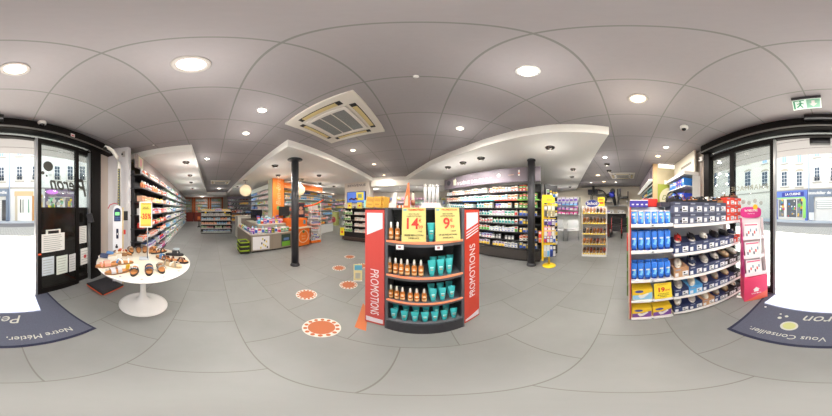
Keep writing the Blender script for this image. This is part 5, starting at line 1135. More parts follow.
for i, o in enumerate([o for o in bpy.data.objects if o.name.startswith('round_jar')]): C.objects.link(o); o.location = Dg.P(.25 + i * .16 + (.12 if i > 1 else 0), .12, 1.331)
t = thing('white_pillar_panel', 'white square pillar with grey lettering above the screen', 'pillar', (0, 0, 0)); MB().box(-3.22, -2.02, 5.1, 5.6, 0, ZS, mat((222, 214, 206), .7)).obj('panel', t)
text('BIENVENUE', .15, (-2.62, 5.095, 2.33), mat((84, 84, 92), .5), t, sx=1.15)
t = thing('wall_screen', 'flat wall screen showing blue sky and a yellow square', 'screen', (-2.62, 5.08, 1.62))
MB().box(-.45, .45, -.03, .02, -.06, .44, BLACK).obj('bezel', t, bevel=.006)
MB().box(-.43, .43, -.032, -.03, -.04, .42, mat((70, 110, 200), .3, emit=.5)).obj('display', t)
MB().box(.02, .36, -.034, -.032, .06, .40, mat((206, 190, 50), .3, emit=.5)).box(.10, .28, -.036, -.034, .16, .32, mat((120, 140, 120), .3, emit=.4)).obj('yellow_picture', t)
b = MB(); [b.sphere((-.3 + .07 * i, -.033, .10 + .02 * ((i * 5) % 3)), .04, mat([(90, 30, 50), (40, 30, 60), (150, 60, 70)][i % 3], .5), 8, 6) for i in range(6)]; b.obj('dark_picture', t)

# ---- dental care wall
Dn = Frame(.92, 4.55, -60)
LN = [1.76, 1.56, 1.355, 1.155, .955, .75, .545, .345]
t = shelving('long black dental care shelf unit with lilac header', Dn, 0, 3.05, LN, .42, 2.0, blk, blk, mat((52, 52, 56), .4), sides=True)
lil = mat((118, 108, 118), .5)
def bowF(k, v0, n=12): return [(lerp(-.03, 3.08, i / n), v0 - k * (1 - (2 * i / n - 1) ** 2)) for i in range(n + 1)]
o = MB().prism(bowF(.06, -.03) + bowF(.06, .02)[::-1], 1.98, 2.35, lil).obj('header_board', t)
# lettering and drawings on the header
def hd(px, v=-.05): u = Dn.U(px, v); return u, -.034 - .06 * (1 - (2 * (u + .03) / 3.11 - 1) ** 2)
u, v = hd(485); text('HYGIÈNE DENTAIRE', .135, (1.20, -.095, 2.10), mat((232, 228, 230), .5), o, sx=1.05)
MB().lathe([(.085, 0), (.085, .004)], mat((70, 68, 80), .5), 24, Matrix.Translation((.22, -.052, 2.19)) @ Matrix.Rotation(R(90), 4, 'X')).obj('round_logo', o)
MB().prism([(-.05, -.1), (.05, -.1), (.07, .04), (.03, .12), (-.02, .06), (-.07, .1), (-.06, .04)], 0, .004, mat((226, 226, 196), .5), Matrix.Translation((.52, -.075, 2.18)) @ Matrix.Rotation(R(90), 4, 'X')).obj('beaker_drawing', o)
MB().lathe([(.05, 0), (.05, .004)], WHITE, 20, Matrix.Translation((2.05, -.088, 2.18)) @ Matrix.Rotation(R(90), 4, 'X')).obj('white_dot', o)
MB().box(2.3, 2.45, -.082, -.078, 2.16, 2.168, mat((230, 190, 160), .5), None).box(2.55, 2.59, -.07, -.066, 2.13, 2.28, mat((240, 240, 236), .5)).box(2.55, 2.59, -.072, -.068, 2.18, 2.21, mat((230, 120, 60), .5)).obj('toothbrush_drawing', o)
dm = [
 [mx('box', TE, W_, BL, .8, 1), mx('box', W_, OR2, RD, .9, 2), mx('box', W_, GY, LB, .8, 2)],
 [mx('box', W_, TE, GRN, .85, 2), mx('box', W_, LB, TE, .85, 2), mx('box', W_, OR2, RD, .8, 1)],
 [mx('bottle', W_, LB, TE, .9, 2), mx('box', W_, (190, 224, 214), TE, .8, 3), mx('box', W_, OR2, GRN, .8, 1), mx('box', W_, BL, RD, .7)],
 [mx('bottle', W_, (214, 200, 210), RD, .9, 2), mx('box', W_, TE, GRN, .8, 2), mx('box', (226, 226, 230), PK, GY, .8, 2), mx('bottle', W_, BL, TE, .9)],
 [mx('bottle', W_, GRN, TE, .85, 2), mx('box', W_, RD, GRN, .75, 2), mx('tube', W_, GY, RD, .8, 2)],
 [mx('box', W_, (220, 226, 236), BL, .75, 3), mx('pack', W_, GRN, RD, .85, 2), mx('box', (100, 96, 180), W_, BL, .9, 2)],
 [mx('box', (110, 104, 190), W_, PU, .9, 3), mx('box', W_, BL, RD, .8, 3), mx('pack', BK, W_, GY, .8, 1)],
 [mx('box', W_, GY, BL, .8, 3), mx('box', LB, W_, BL, .7), mx('pack', (226, 222, 230), YL, PU, .8, 2), mx('pack', W_, RD, BK, .8, 1)]]
dn = ['mouthwash_bottle', 'toothpaste_box', 'toothpaste_box', 'toothbrush_pack', 'toothbrush_pack', 'dental_floss_box', 'dental_floss_box', 'brush_head_pack']
for i, z in enumerate(LN):
    goods(dn[i], 'dental product', 'dental goods on the black unit', Dn, .05, 2.55, z, ORDN[i], 'of the dental unit', dm[i], .088, .17, d=.12)
    goods(dn[i], 'dental product', 'dental goods on the black unit', Dn, 2.55, 3.03, z, ORDN[i], 'of the dental unit at the column end', [mx('box', GRN, RD, W_, .85, 2), mx('box', (150, 200, 60), W_, RD, .85, 2), mx('box', RD, GRN, W_, .85)] if i < 3 else [mx('box', W_, OR, BK, .8), mx('pack', BK, YL, W_, .8), mx('pack', GY, BL, YL, .8)], .088, .17, d=.12)
    if i in (1,): MB().box(.8, 1.3, -.013, -.008, z - .028, z, mat((70, 110, 180), .5)).box(1.3, 1.9, -.013, -.008, z - .028, z, mat((70, 160, 160), .5)).box(1.9, 2.5, -.013, -.008, z - .028, z, mat((220, 100, 70), .5)).box(2.5, 3.05, -.013, -.008, z - .028, z, mat((130, 190, 70), .5)).obj('coloured_rail_strip', t)
MB().box(-.02, 3.07, -.02, .05, .05, .30, mat((64, 60, 58), .4)).obj('kick_rail', t)
# end of the dental unit: side rack with small hooks
Sd = Frame(2.78, 1.95, -10)
t = thing('hook_panel', 'black pegboard end panel beside the dental unit with small hanging packs', 'pegboard', (Sd.x, Sd.y, 0), Sd.a)
MB().box(0, .5, .05, .08, 0, 1.98, blk).obj('panel', t)
for i in range(6):
    z = .3 + i * .27; MB().box(.02, .48, .0, .05, z - .01, z, STEEL).obj('hook_bar', t)
    goods('accessory_pack', 'accessory pack', 'packs on the pegboard end panel', Sd, .02, .48, z, ['lowest', 'fifth', 'fourth', 'third', 'second', 'top'][i], 'of the pegboard end panel', [mx('pack', W_, BK, GRN, .9), mx('pack', BK, W_, YL, .9), mx('pack', GY, YL, BL, .9)], .11, .2, v=-.0, d=.05)

# ---- yellow spinner
x, y, _ = ray(549, 265.5, 0)
t = thing('yellow_spinner', 'bright yellow revolving accessory stand on a round foot', 'display stand', (x, y, 0), R(-50))
ym = mat((244, 208, 30), .4)
MB().lathe([(.15, 0), (.15, .012), (.12, .03), (.03, .045)], ym, 32).obj('round_foot', t); MB().tube([(0, 0, .04), (0, 0, 1.5)], .02, ym, 10).obj('pole', t)
MB().box(-.16, -.12, -.03, .03, .14, 1.56, ym).obj('side_frame', t)
MB().box(-.15, .12, -.02, .02, 1.46, 1.64, ym).obj('header', t); MB().lathe([(.035, 0), (.035, .004)], mat((50, 110, 190), .4), 16, Matrix.Translation((.11, -.022, 1.62)) @ Matrix.Rotation(R(90), 4, 'X')).obj('blue_dot', t); MB().box(-.06, .08, -.023, -.02, 1.50, 1.56, mat((170, 150, 60), .5)).obj('header_print', t)
MB().box(-.12, -.06, -.02, -.01, .2, 1.44, mat((226, 190, 30), .5)).obj('back_panel', t)
for z in (1.42, 1.13, .86, .56): MB().box(-.12, .14, -.10, -.02, z - .012, z, ym).obj('hook_bar', t)
def hang(x_, z_, w_, h_, c1, c2, lab):
    p = Matrix.Rotation(R(-50), 4, 'Z') @ Vector((x_, -.085, 0)); me = goods_mesh('pack', c1, c2, W_, w_, .03, h_); o = bpy.data.objects.new('hanging_pack', me); C.objects.link(o); o.location = (x + p.x, y + p.y, z_ - h_); o.rotation_euler.z = R(-50); tag(o, lab, 'blister pack', 'packs hanging on the yellow spinner')
for i, (c1, c2) in enumerate((((150, 140, 120), (90, 84, 70)), ((200, 190, 160), (150, 140, 110)), ((220, 210, 170), (160, 150, 120)))): hang(-.08 + i * .08, 1.41, .07, .26, c1, c2, 'tall beige hanging pack, top row of the yellow spinner')
for i, (c1, c2) in enumerate(((PU, (60, 50, 90)), ((150, 120, 180), PU), (PU, GY))): hang(-.08 + i * .08, 1.12, .07, .15, c1, c2, 'small purple hanging pack, second row of the yellow spinner')
for i, (c1, c2) in enumerate(((PK, W_), ((236, 170, 160), PK), ((200, 170, 160), W_))): hang(-.08 + i * .08, .95, .07, .22, c1, c2, 'pink hanging pack, third row of the yellow spinner')
for i, (c1, c2) in enumerate(((BL, RD), (RD, W_), (BL, W_), (W_, BL))): hang(-.09 + i * .065, .75, .058, .16, c1, c2, 'blue or red hanging pack, fourth row of the yellow spinner')
for i, (c1, c2) in enumerate(((W_, GY), ((226, 226, 226), LB), (BL, (40, 60, 130)), (BK, GY))): hang(-.09 + i * .065, .54, .06, .30, c1, c2, 'long pack hanging in the lowest row of the yellow spinner')
p = ray(541, 235, .9)
for k in range(2): hang(-.2, .85 - k * .1, .06, .16, [OR, W_][k], [RD, OR][k], 'orange and white pack on the pole side of the yellow spinner')

# ---- shoe gondola with blue oval sign
Sc = Frame(3.36, 1.20, -80)
t = shelving('white five shelf sandal gondola with blue oval sign', Sc, 0, .66, [1.22, .95, .66, .37, .09], .36, 1.40, sw, sw, mat((240, 236, 226), .4), name='gondola', cat='gondola')
MB().box(.0, .66, -.02, .36, 0, .06, sw).obj('base', t)
for z in [1.22, .95, .66, .37, .09]:
    b = MB(); [b.box(.03 + k * .062, .075 + k * .062, -.012, -.008, z - .028, z + .008, mat((246, 216, 60), .5)) for k in range(10)]; b.obj('yellow_price_strip', t)
t = thing('brand_sign', 'blue oval sign with white lettering over the sandal gondola', 'sign', Sc.P(.28, -.0, 1.47), Sc.a)
MB().lathe([(.19, 0), (.19, .012)], mat((30, 50, 140), .35), 32, Matrix.Rotation(R(90), 4, 'X'), sy=.52).obj('oval_plate', t); b = MB(); b.lathe([(.192, -.002), (.192, .014), (.180, .014), (.180, -.002)], WHITE, 32, Matrix.Rotation(R(90), 4, 'X'), sy=.52, cap=False); b.obj('white_rim', t)
text('Scholl', .12, (0, -.015, 0), WHITE, t, bold=.002)
t = thing('price_sign', 'yellow price card standing right of the blue oval sign', 'sign', Sc.P(.52, -.0, 1.40), Sc.a); MB().box(-.09, .09, 0, .004, 0, .24, mat((248, 216, 40), .5)).obj('card', t); MB().box(-.06, .06, -.002, 0, .15, .19, mat((230, 120, 40), .5)).box(-.06, .06, -.002, 0, .06, .11, mat((220, 80, 40), .5)).obj('print', t)
def mini(c1, c2):
    def fn():
        b = MB(); b.prism(outline(.19, .07), 0, .02, mat(c2, .7)); arch(b, .03, .05, .032, .04, mat(c1, .6), .016); arch(b, -.03, .02, .03, .045, mat(c1, .6), .016); o_ = b.obj('sandal'); o_.scale = (1.15, 1.1, 1.5); return o_
    return Proto(fn)
mins = [(mini(c, d), n) for c, d, n in (((50, 36, 30), (150, 110, 70), 'dark brown'), ((30, 30, 34), (60, 50, 40), 'black'), ((190, 110, 50), (170, 120, 70), 'tan'), ((170, 60, 40), (120, 70, 40), 'reddish'), ((220, 170, 130), (190, 150, 110), 'beige'), ((120, 70, 40), (200, 150, 90), 'brown'))]
for i, z in enumerate([1.22, .95, .66, .37, .09]):
    for k in range(7):
        pr, n = random.choice(mins); pr.put(Sc.P(.055 + k * .092, .12, z + .045), Sc.a + R(180), 'small %s sandal on the %s shelf of the sandal gondola' % (n, ['top', 'second', 'third', 'fourth', 'lowest'][i]), 'sandal', 'sandals on the white gondola', tilt=(R(-24), 0))

# ---- back right wall
Rw = Frame(7.3, 5.2, -90)    # u = -y from 5.2
uA = Rw.U(550); uB = Rw.U(578)
LR = [1.75, 1.50, 1.22, .95]
shelving('distant white shelf bay with purple packs behind the yellow spinner', Rw, uA, uB, LR, .35, 2.0, wsh, wsh, rail_w, plinth=False)
for i, z in enumerate(LR):
    goods('incontinence_pack', 'hygiene pack', 'purple and pink packs on the far bay', Rw, uA + .05, uB - .03, z, ['top', 'second', 'third', 'lowest'][i], 'of the far purple bay', [[mx('pack', (226, 220, 240), PU, W_, 1.1, 2)], [mx('pack', (110, 120, 200), LB, W_, .9), mx('pack', PU, W_, LB, .9)], [mx('pack', PU, PK, W_, .9), mx('pack', PK, W_, PU, .9)], [mx('pack', (216, 70, 150), W_, PK, .8), mx('pack', PK, PU, W_, .8)]][i], .27, .24, d=.25)
# shelf with orthopaedic aids
uC, uD = Rw.U(591), Rw.U(626)
t = thing('wall_shelf', 'long grey wall shelf carrying the orthopaedic aids', 'shelf', (Rw.x, Rw.y, 0), Rw.a)
MB().box(uC, uD, .0, .42, 1.45, 1.48, STEEL).obj('board', t); MB().box(uC, uD, .38, .40, .1, 1.04, mat((40, 40, 42), .6)).obj('dark_lower_back', t); MB().box(uC, uD, .40, .42, .3, 2.5, mat((206, 198, 184), .7)).obj('back_panel', t); MB().box(uC, uD, .0, .4, 1.04, 1.06, WHITE).obj('lower_board', t)
goods('aid_carton', 'carton', 'cartons under the wall shelf', Rw, uC + .1, uD - .1, 1.06, 'lower', 'under the orthopaedic aids', [mx('box', W_, GY, BK, .9, 3), mx('box', W_, PU, BL, .9, 2), mx('box', BK, W_, GY, .8)], .2, .19, d=.2)
def RP(px, z, v=.15): return Rw.P(Rw.U(px, v), v, z)
t = thing('wheelchair', 'dark folding wheelchair displayed on the high wall shelf', 'wheelchair', RP(599, 1.481), Rw.a); t.scale = (1.5, 1.2, 1.5)
for s in (-.14, .14):
    b = MB(); b.lathe([(.30, -.012), (.31, 0), (.30, .012), (.28, 0)], BLACK, 32, Matrix.Translation((.0, s, .31)) @ Matrix.Rotation(R(90), 4, 'X'), cap=False); b.lathe([(.27, -.004), (.275, 0), (.27, .004)], CHROME, 32, Matrix.Translation((0, s, .31)) @ Matrix.Rotation(R(90), 4, 'X'), cap=False)
    for k in range(8): a = k * math.pi / 4; b.tube([(0, s, .31), (.28 * math.cos(a), s, .31 + .28 * math.sin(a))], .004, CHROME, 4)
    b.obj('wheel', t)
MB().box(-.2, .25, -.14, .14, .42, .46, BLACK).obj('seat', t); MB().box(-.24, -.20, -.14, .14, .44, .85, BLACK).obj('backrest', t); MB().tube([(-.22, 0, .8), (-.3, 0, .88), (-.42, 0, .88)], .02, BLACK, 8).obj('push_handle', t); MB().box(.2, .5, -.1, .1, .1, .14, DARK).obj('footrest', t)
def aid(name, label, px, z, build, cat='orthopaedic aid'):
    t = thing(name, label, cat, RP(px, z), Rw.a); t.scale = (1.4, 1.1, 1.6 if name != 'crutch_set' else 1.0); build(t); return t
aid('knee_brace', 'black and blue knee brace dummy on the wall shelf beside the wheelchair', 611.5, 1.481, lambda t: (MB().tube([(-.18, 0, .35), (0, 0, .42), (.1, 0, .25), (.16, 0, 0)], [.07, .1, .07, .06], BLACK, 12).obj('leg_dummy', t), MB().tube([(-.08, 0, .39), (.02, 0, .41), (.07, 0, .31)], [.09, .11, .09], mat((40, 50, 170), .6), 12).obj('blue_brace', t)))
aid('crutch_set', 'tall black crutch leaning upright on the wall shelf', 618, 1.481, lambda t: (MB().tube([(0, 0, 0), (0, 0, .95)], .03, BLACK, 8).obj('shaft', t), MB().tube([(-.04, 0, .6), (.1, 0, .62)], .02, BLACK, 8).obj('grip', t), MB().lathe([(.05, .0), (.03, .06)], CHROME, 10).obj('foot', t)))
aid('commode_chair', 'small black toilet chair on the wall shelf at the end', 623.5, 1.481, lambda t: (MB().box(-.2, .2, -.1, .1, .25, .32, BLACK).obj('seat', t), MB().box(-.2, -.12, -.1, .1, .3, .6, BLACK).obj('backrest', t), MB().box(.16, .2, -.1, .1, .32, .5, DARK).obj('armrest', t), [MB().tube([(s, 0, 0), (s * .8, 0, .25)], .015, STEEL, 6).obj('leg', t) for s in (-.18, .18)]))
tag(MB().box(-.28, .28, 0, .2, 0, .3, mat((26, 26, 40), .6)).obj('back_support', None, RP(592.5, 2.15, .2), Rw.a), 'dark rolled back support high on the wall over the blue oval sign', 'back support')
tag(MB().lathe([(.16, 0), (.16, .03)], BLACK, 24, Matrix.Rotation(R(90), 4, 'X')).obj('wall_disc', None, RP(612.7, 2.33, .38), Rw.a), 'black round disc on the pale wall above the wheelchair shelf', 'disc')
for k, (px, lab) in enumerate(((558, 'white plastic shower chair nearest the yellow spinner'), (573, 'white plastic shower chair nearest the sandal gondola'))):
    g = R((px - 416) * .43269 + D0); d_ = 5.5; t = thing('shower_chair', lab, 'chair', (d_ * math.sin(g), d_ * math.cos(g), 0), R(-65), 'white shower chairs')
    wc = mat((216, 220, 222), .4); MB().box(-.22, .22, -.2, .2, .42, .46, wc).obj('seat', t); MB().box(-.2, .2, .17, .2, .5, .86, wc).obj('backrest', t)
    for sx_ in (-1, 1):
        for sy_ in (-1, 1): MB().tube([(sx_ * .23, sy_ * .2, 0), (sx_ * .2, sy_ * .18, .45)], .014, STEEL, 8).obj('leg', t)
        MB().tube([(sx_ * .24, -.18, .45), (sx_ * .24, -.18, .64), (sx_ * .24, .18, .64), (sx_ * .2, .19, .8)], .014, wc, 8).obj('armrest', t)
t = thing('suitcase', 'dark red upright shopping trolley bag standing on the floor behind the sandal gondola', 'trolley bag', (5.9, .96, 0), R(-90)); MB().box(-.16, .16, -.1, .1, .06, .62, mat((92, 36, 30), .6)).obj('body', t, bevel=.02); MB().tube([(-.1, .1, .6), (-.1, .1, .85), (.1, .1, .85), (.1, .1, .6)], .01, BLACK, 6).obj('handle', t)
for s in (-.12, .12): MB().lathe([(.06, -.015), (.06, .015)], BLACK, 16, Matrix.Translation((s, .1, .06)) @ Matrix.Rotation(R(90), 4, 'Y')).obj('wheel', t)
for k, px in enumerate((616.5, 627)):
    g = R((px - 416) * .43269 + D0); d_ = 6.3 if k == 0 else 6.0; t = thing('rollator', 'dark red framed rollator with black wheels, %s' % ('beside the trolley bag', 'nearest the lotion unit'), 'rollator', (d_ * math.sin(g), d_ * math.cos(g), 0), R(-90 + 12 * k), 'rollators on the floor') if False else thing('rollator', 'red framed rollator with black wheels, ' + ('beside the trolley bag', 'nearest the lotion unit')[k], 'rollator', (d_ * math.sin(g), d_ * math.cos(g), 0), R(-90), 'rollators')
    rm = mat((150, 34, 36), .4)
    for s in (-.24, .24):
        b = MB(); b.tube([(s, -.28, .12), (s, -.1, .5), (s, .12, .85), (s, .22, .9)], .018, rm, 8).tube([(s, .25, .12), (s, .05, .62)], .016, rm, 8); b.obj('frame', t)
        for yy in (-.28, .25): MB().lathe([(.10, -.02), (.115, 0), (.10, .02)], BLACK, 20, Matrix.Translation((s, yy, .115)) @ Matrix.Rotation(R(90), 4, 'Y')).obj('wheel', t)
        MB().tube([(s, .14, .9), (s, .3, .9)], .022, BLACK, 8).obj('handle', t)
    MB().box(-.22, .22, -.12, .1, .52, .60, BLACK).obj('seat', t); MB().box(-.2, .2, .0, .14, .62, .9, mat((30, 30, 32), .7)).obj('black_bag', t); MB().box(-.18, .18, -.3, -.14, .28, .5, DARK).obj('basket', t)
# ---- shelf along the right aisle with timber end panel
Ra = Frame(3.60, -.74, 180)   # u toward -x: so the run lies at negative u
shelving('white shelf run with teal goods and timber end panel behind the lotion unit', Ra, -4.0, -.03, [2.05, 1.80, 1.55, 1.28, 1.0, .7, .4, .1], .35, 2.15, wsh, wsh, mat((240, 238, 230), .3))
t = thing('timber_end_panel', 'pale timber end panel closing the shelf run beside the green poster', 'panel', (Ra.x, Ra.y, 0), Ra.a)
MB().box(0, .05, -.04, .07, 0, ZC - .01, mat((206, 172, 128), .6, noise=.08, scale=6)).obj('board', t); MB().box(0, .01, -.045, -.04, 0, ZC - .01, mat((186, 150, 106), .6)).obj('edge', t)
t = thing('fascia_board', 'lilac picture fascia above the shelf run with the timber end', 'fascia', (Ra.x, Ra.y, 0), Ra.a)
MB().box(-4.0, -.01, -.03, .0, 2.18, ZC - .02, mat((186, 172, 184), .6)).obj('board', t); MB().lathe([(.12, 0), (.12, .004)], mat((110, 100, 116), .5), 20, Matrix.Translation((-.3, -.031, 2.38)) @ Matrix.Rotation(R(90), 4, 'X'), sx=.7).obj('dark_print', t)
b = MB(); b.box(-4.0, -.02, -.14, -.02, 2.13, 2.16, mat((250, 246, 236), .4, emit=.5)); b.obj('light_strip', t)
for i, z in enumerate([2.05 - .2, 1.80 - .2, 1.55 - .2, 1.28, 1.0]):
    pass
for i, z in enumerate([1.80, 1.55, 1.28]):
    goods('first_aid_pack', 'first aid pack', 'goods on the run with the timber end', Ra, -1.5, -.06, z, ['top', 'second', 'third'][i], 'of the timber end run', [mx('box', (24, 110, 112), TE, W_, .9, 3), mx('box', (30, 90, 90), W_, TE, .8, 2)], .14, .22, d=.15)
    goods('first_aid_pack', 'first aid pack', 'goods on the run with the timber end', Ra, -3.9, -1.55, z, ['top', 'second', 'third'][i], 'of the timber end run, far part', [mx('box', BL, W_, LB, .8), mx('box', YL, W_, OR, .7), mx('box', (40, 50, 110), LB, W_, .8), mx('box', W_, GRN, TE, .7)], .3, .22, d=.15)
# green round poster
t = thing('wall_poster', 'olive green poster with a cream circle and green script on the alcove wall', 'poster', (3.60, -1.19, 0), R(-83))
MB().box(-.36, .36, -.012, -.002, .95, 2.02, mat((150, 160, 60), .6)).obj('panel', t)
MB().lathe([(.31, 0), (.31, .003)], mat((216, 208, 176), .6), 40, Matrix.Translation((0, -.012, 1.62)) @ Matrix.Rotation(R(90), 4, 'X')).obj('cream_circle', t)
text('Douce', .19, (0, -.018, 1.64), mat((120, 140, 50), .6), t, shear=.4); text('nature', .09, (0, -.018, 1.48), mat((150, 150, 110), .6), t)
# blue packs unit on the front wall
Bu = Frame(pR[0] - .0, pR[1] + .36, 180)
uu0, uu1 = -1.35, -.18
t = shelving('white wall unit stacked with blue packs beside the door frame', Bu, uu0, uu1, [2.04 - .24, 1.50, 1.24, .95], .34, 2.02, wsh, wsh, mat((240, 240, 238), .3), plinth=False)
MB().box(uu0, uu1, -.03, .30, 2.03, 2.10, WHITE).obj('canopy', t); MB().box(uu0, uu1, .2, .24, 2.10, ZC - .01, mat((206, 200, 186), .6)).obj('fascia', t)
b = MB(); [b.box(uu0 + .5 + i * .055, uu0 + .54 + i * .055, .195, .2, 2.32, 2.38, mat((110, 108, 104), .6)) for i in range(10)]; b.obj('faint_lettering', t)
for i, z in enumerate([1.80, 1.50, 1.24, .95]):
    goods('compress_pack', 'medical pack', 'blue packs on the wall unit by the door', Bu, uu0 + .02, uu1 - .02, z, ['top', 'second', 'third', 'lowest'][i], 'of the unit by the door frame', [mx('box', (50, 120, 220), LB, W_, .95, 3), mx('box', (40, 70, 190), (90, 60, 170), YL, .85, 2), mx('box', (60, 140, 230), W_, BL, .9, 2)], .115, .22, d=.2)
# ================================================================ CEILING FITTINGS, LIGHT, CAMERA
def light(p, w, size=.12, col=(1, .95, .89), aim=None, up=.24):
    l = bpy.data.lights.new('lamp_light', 'AREA'); l.shape = 'DISK'; l.size = size; l.energy = w * (1 - up); l.color = col; l.spread = R(110 if aim else 180)
    o = bpy.data.objects.new('lamp_light', l); C.objects.link(o); o.location = p
    if aim: o.rotation_euler = (Vector(aim) - Vector(p)).to_track_quat('-Z', 'Y').to_euler()
    l = bpy.data.lights.new('ceiling_fill', 'POINT'); l.shadow_soft_size = .03; l.energy = w * up; l.color = col  # added unseen fill light in mid-air below the lamp, brightens the ceiling
    o = bpy.data.objects.new('ceiling_fill', l); C.objects.link(o); o.location = (p[0], p[1], p[2] - .32)
def spot(px, py, z, r, label, w, col=(1, .95, .89), lens=(255, 244, 225), em=6, group=None, ring=WHITE, aim=None):
    x, y, _ = ray(px, py, z); eye = ring is CHROME
    if eye: r = .085
    def fn():
        t = thing('ceiling_spotlight', '', 'ceiling light'); MB().lathe([(r, 0), (r * 1.02, -.004), (r * .98, -.012), (r * .78, -.014), (r * .76, -.002)], EYE if eye else ring, 32, cap=False).obj('trim_ring', t)
        if eye:
            tl = Matrix.Rotation(.45, 4, Vector((x, y, 0)).normalized().cross(Vector((0, 0, 1)))) if True else None
            MB().lathe([(r * .72, .0), (r * .74, -.03), (r * .70, -.05)], EYE, 24, tl).obj('tilted_barrel', t)
            MB().lathe([(r * .52, -.051), (r * .50, -.055)], mat(lens, .3, emit=em), 24, tl).obj('lens', t)
        else: MB().lathe([(r * .76, -.001), (r * .76, -.005)], mat(lens, .4, emit=em), 28).obj('lens', t)
        return t
    o = fn(); o.location = (x, y, z); tag(o, label, 'ceiling light', group)
    if w: light((x, y, z - .06), w, size=r * 1.6, col=col, aim=aim and aim(x, y))
RIM = mat((176, 170, 164), .5)
EYE = mat((120, 116, 112), .25, .85)
WARM = (1, .89, .74)
K_ = LAMPK = 1.0
spot(191, 64.5, ZC, .103, 'large flat round ceiling light with white rim above the aisle to the table', 20, lens=(236, 228, 216), em=.8, ring=RIM)
spot(15, 69, ZC, .085, 'swivel round ceiling lamp with white bulb near the entrance', 14, em=1.2, ring=RIM)
spot(262, 110, ZC, .055, 'bright small ceiling spot nearest the air conditioning cassette', 14, em=25)
spot(246, 133, ZC, .06, 'small round ceiling spot left of the cassette, second from it', 12)
spot(207, 158.5, ZC, .06, 'bright small ceiling spot over the left aisle', 12, em=25)
spot(353, 150, ZC, .06, 'small warm ceiling spot beyond the cassette', 12, WARM, (255, 230, 190))
spot(374, 164, ZC, .06, 'small warm ceiling spot above the dark gondola', 12, WARM, (255, 220, 170))
spot(384, 175, ZC, .06, 'small ceiling spot beside the beam over the aisle', 12, WARM, (255, 220, 170))
spot(460, 128, ZC, .06, 'small ceiling spot above the red lettered stand panel', 12)
spot(528, 71, ZC, .072, 'brightest round ceiling spot high above the dental soffit edge', 16, em=30)
spot(638, 98.5, ZC, .09, 'round warm recessed ceiling lamp above the lotion unit', 18, WARM, (255, 240, 205), em=1.6, ring=RIM)
spot(666, 147, ZC, .06, 'small swivel ceiling spot above the shoe unit, nearer one', 12)
spot(658, 156, ZC, .065, 'small warm recessed ceiling lamp behind the near swivel spot', 12, WARM, (255, 220, 160))
spot(605, 157, ZC, .06, 'very bright ceiling spot above the sandal gondola', 14, em=30)
for p_, n_ in (((607, 164), 'behind the very bright spot'), ((609, 170.5), 'second behind the very bright spot')): spot(*p_, ZC, .06, 'tilted chrome ceiling spot ' + n_, 8, em=4, ring=CHROME)
spot(598, 175, ZC, .09, 'warm recessed lamp over the back right area, nearer one', 12, WARM, (255, 220, 160)); spot(604, 181.5, ZC, .09, 'warm recessed lamp over the back right area, farther one', 10, WARM, (255, 220, 160))
spot(591, 182.5, ZC, .07, 'white ceiling spot near the soffit end over the back right', 10); spot(616, 182, ZC, .07, 'white ceiling spot behind the far cassette', 10)
for i, p_ in enumerate(((186, 162), (190, 175), (191, 182), (192.6, 188))): spot(*p_, ZS, .055, 'chrome ceiling spot in the soffit over the long shelf run, ' + ('nearest', 'second', 'third', 'farthest')[i], 20, em=1.5, lens=(235, 230, 220), ring=CHROME, aim=lambda x, y: (x, y - 1.0, 1.1))
for i, p_ in enumerate(((275, 165.5), (278, 175), (319, 175), (302, 179), (320, 183), (334, 186), (237, 186.5))): spot(*p_, ZS, .055, 'chrome ceiling spot in the soffit over the counters, ' + ('in front of the orange pillar', 'warm one before the orange pillar', 'right of the column', 'close right of the column', 'second right of the column', 'nearest the white pillar', 'above the first globe')[i], 11, WARM if i == 1 else (1, .93, .84), em=(8 if i == 1 else 1.5), lens=((255, 220, 160) if i == 1 else (235, 230, 220)), ring=CHROME)
for i, p_ in enumerate(((448, 167), (463, 162.5), (481, 158), (550, 147.5), (573, 169), (572, 176.5), (570, 186.5), (553, 187.5))): spot(*p_, ZS, .055, 'chrome ceiling spot in the soffit over the dental unit, ' + ('first of three in a row', 'second of three in a row', 'third of three in a row', 'single large one', 'before the far purple bay', 'flat one before the far bay', 'farthest by the soffit end', 'farthest by the spinner')[i], 12, em=1.5, lens=(235, 230, 220), ring=CHROME, aim=(lambda x, y: (x + .9, y + .5, 1.1)))
for i, p_ in enumerate(((400, 187.2), (417, 187), (397, 190.5))): spot(*p_, ZS, .06, 'small ceiling spot behind the beam, %s' % ('beside the orange wedge', 'right of the orange wedge', 'farthest')[i], 10, em=5)
for p_ in ((-8.5, .5, ZC - .06), (-11.8, -.8, 2.3), (-9, 4.5, ZS - .06), (-2.5, 7.3, ZS - .06), (.6, 7.3, ZS - .06), (4.4, 5.6, ZS - .06), (-6.2, 7.0, ZS - .06)):
    light(p_, 22, .2)
    t = thing('ceiling_panel_light', '', 'ceiling light', (p_[0], p_[1], p_[2] + .055)); tag(t, 'distant round ceiling light at the back of the shop', 'ceiling light', 'distant ceiling lights'); MB().lathe([(.11, 0), (.11, -.01)], mat((255, 244, 225), .4, emit=5), 20).obj('lens', t)
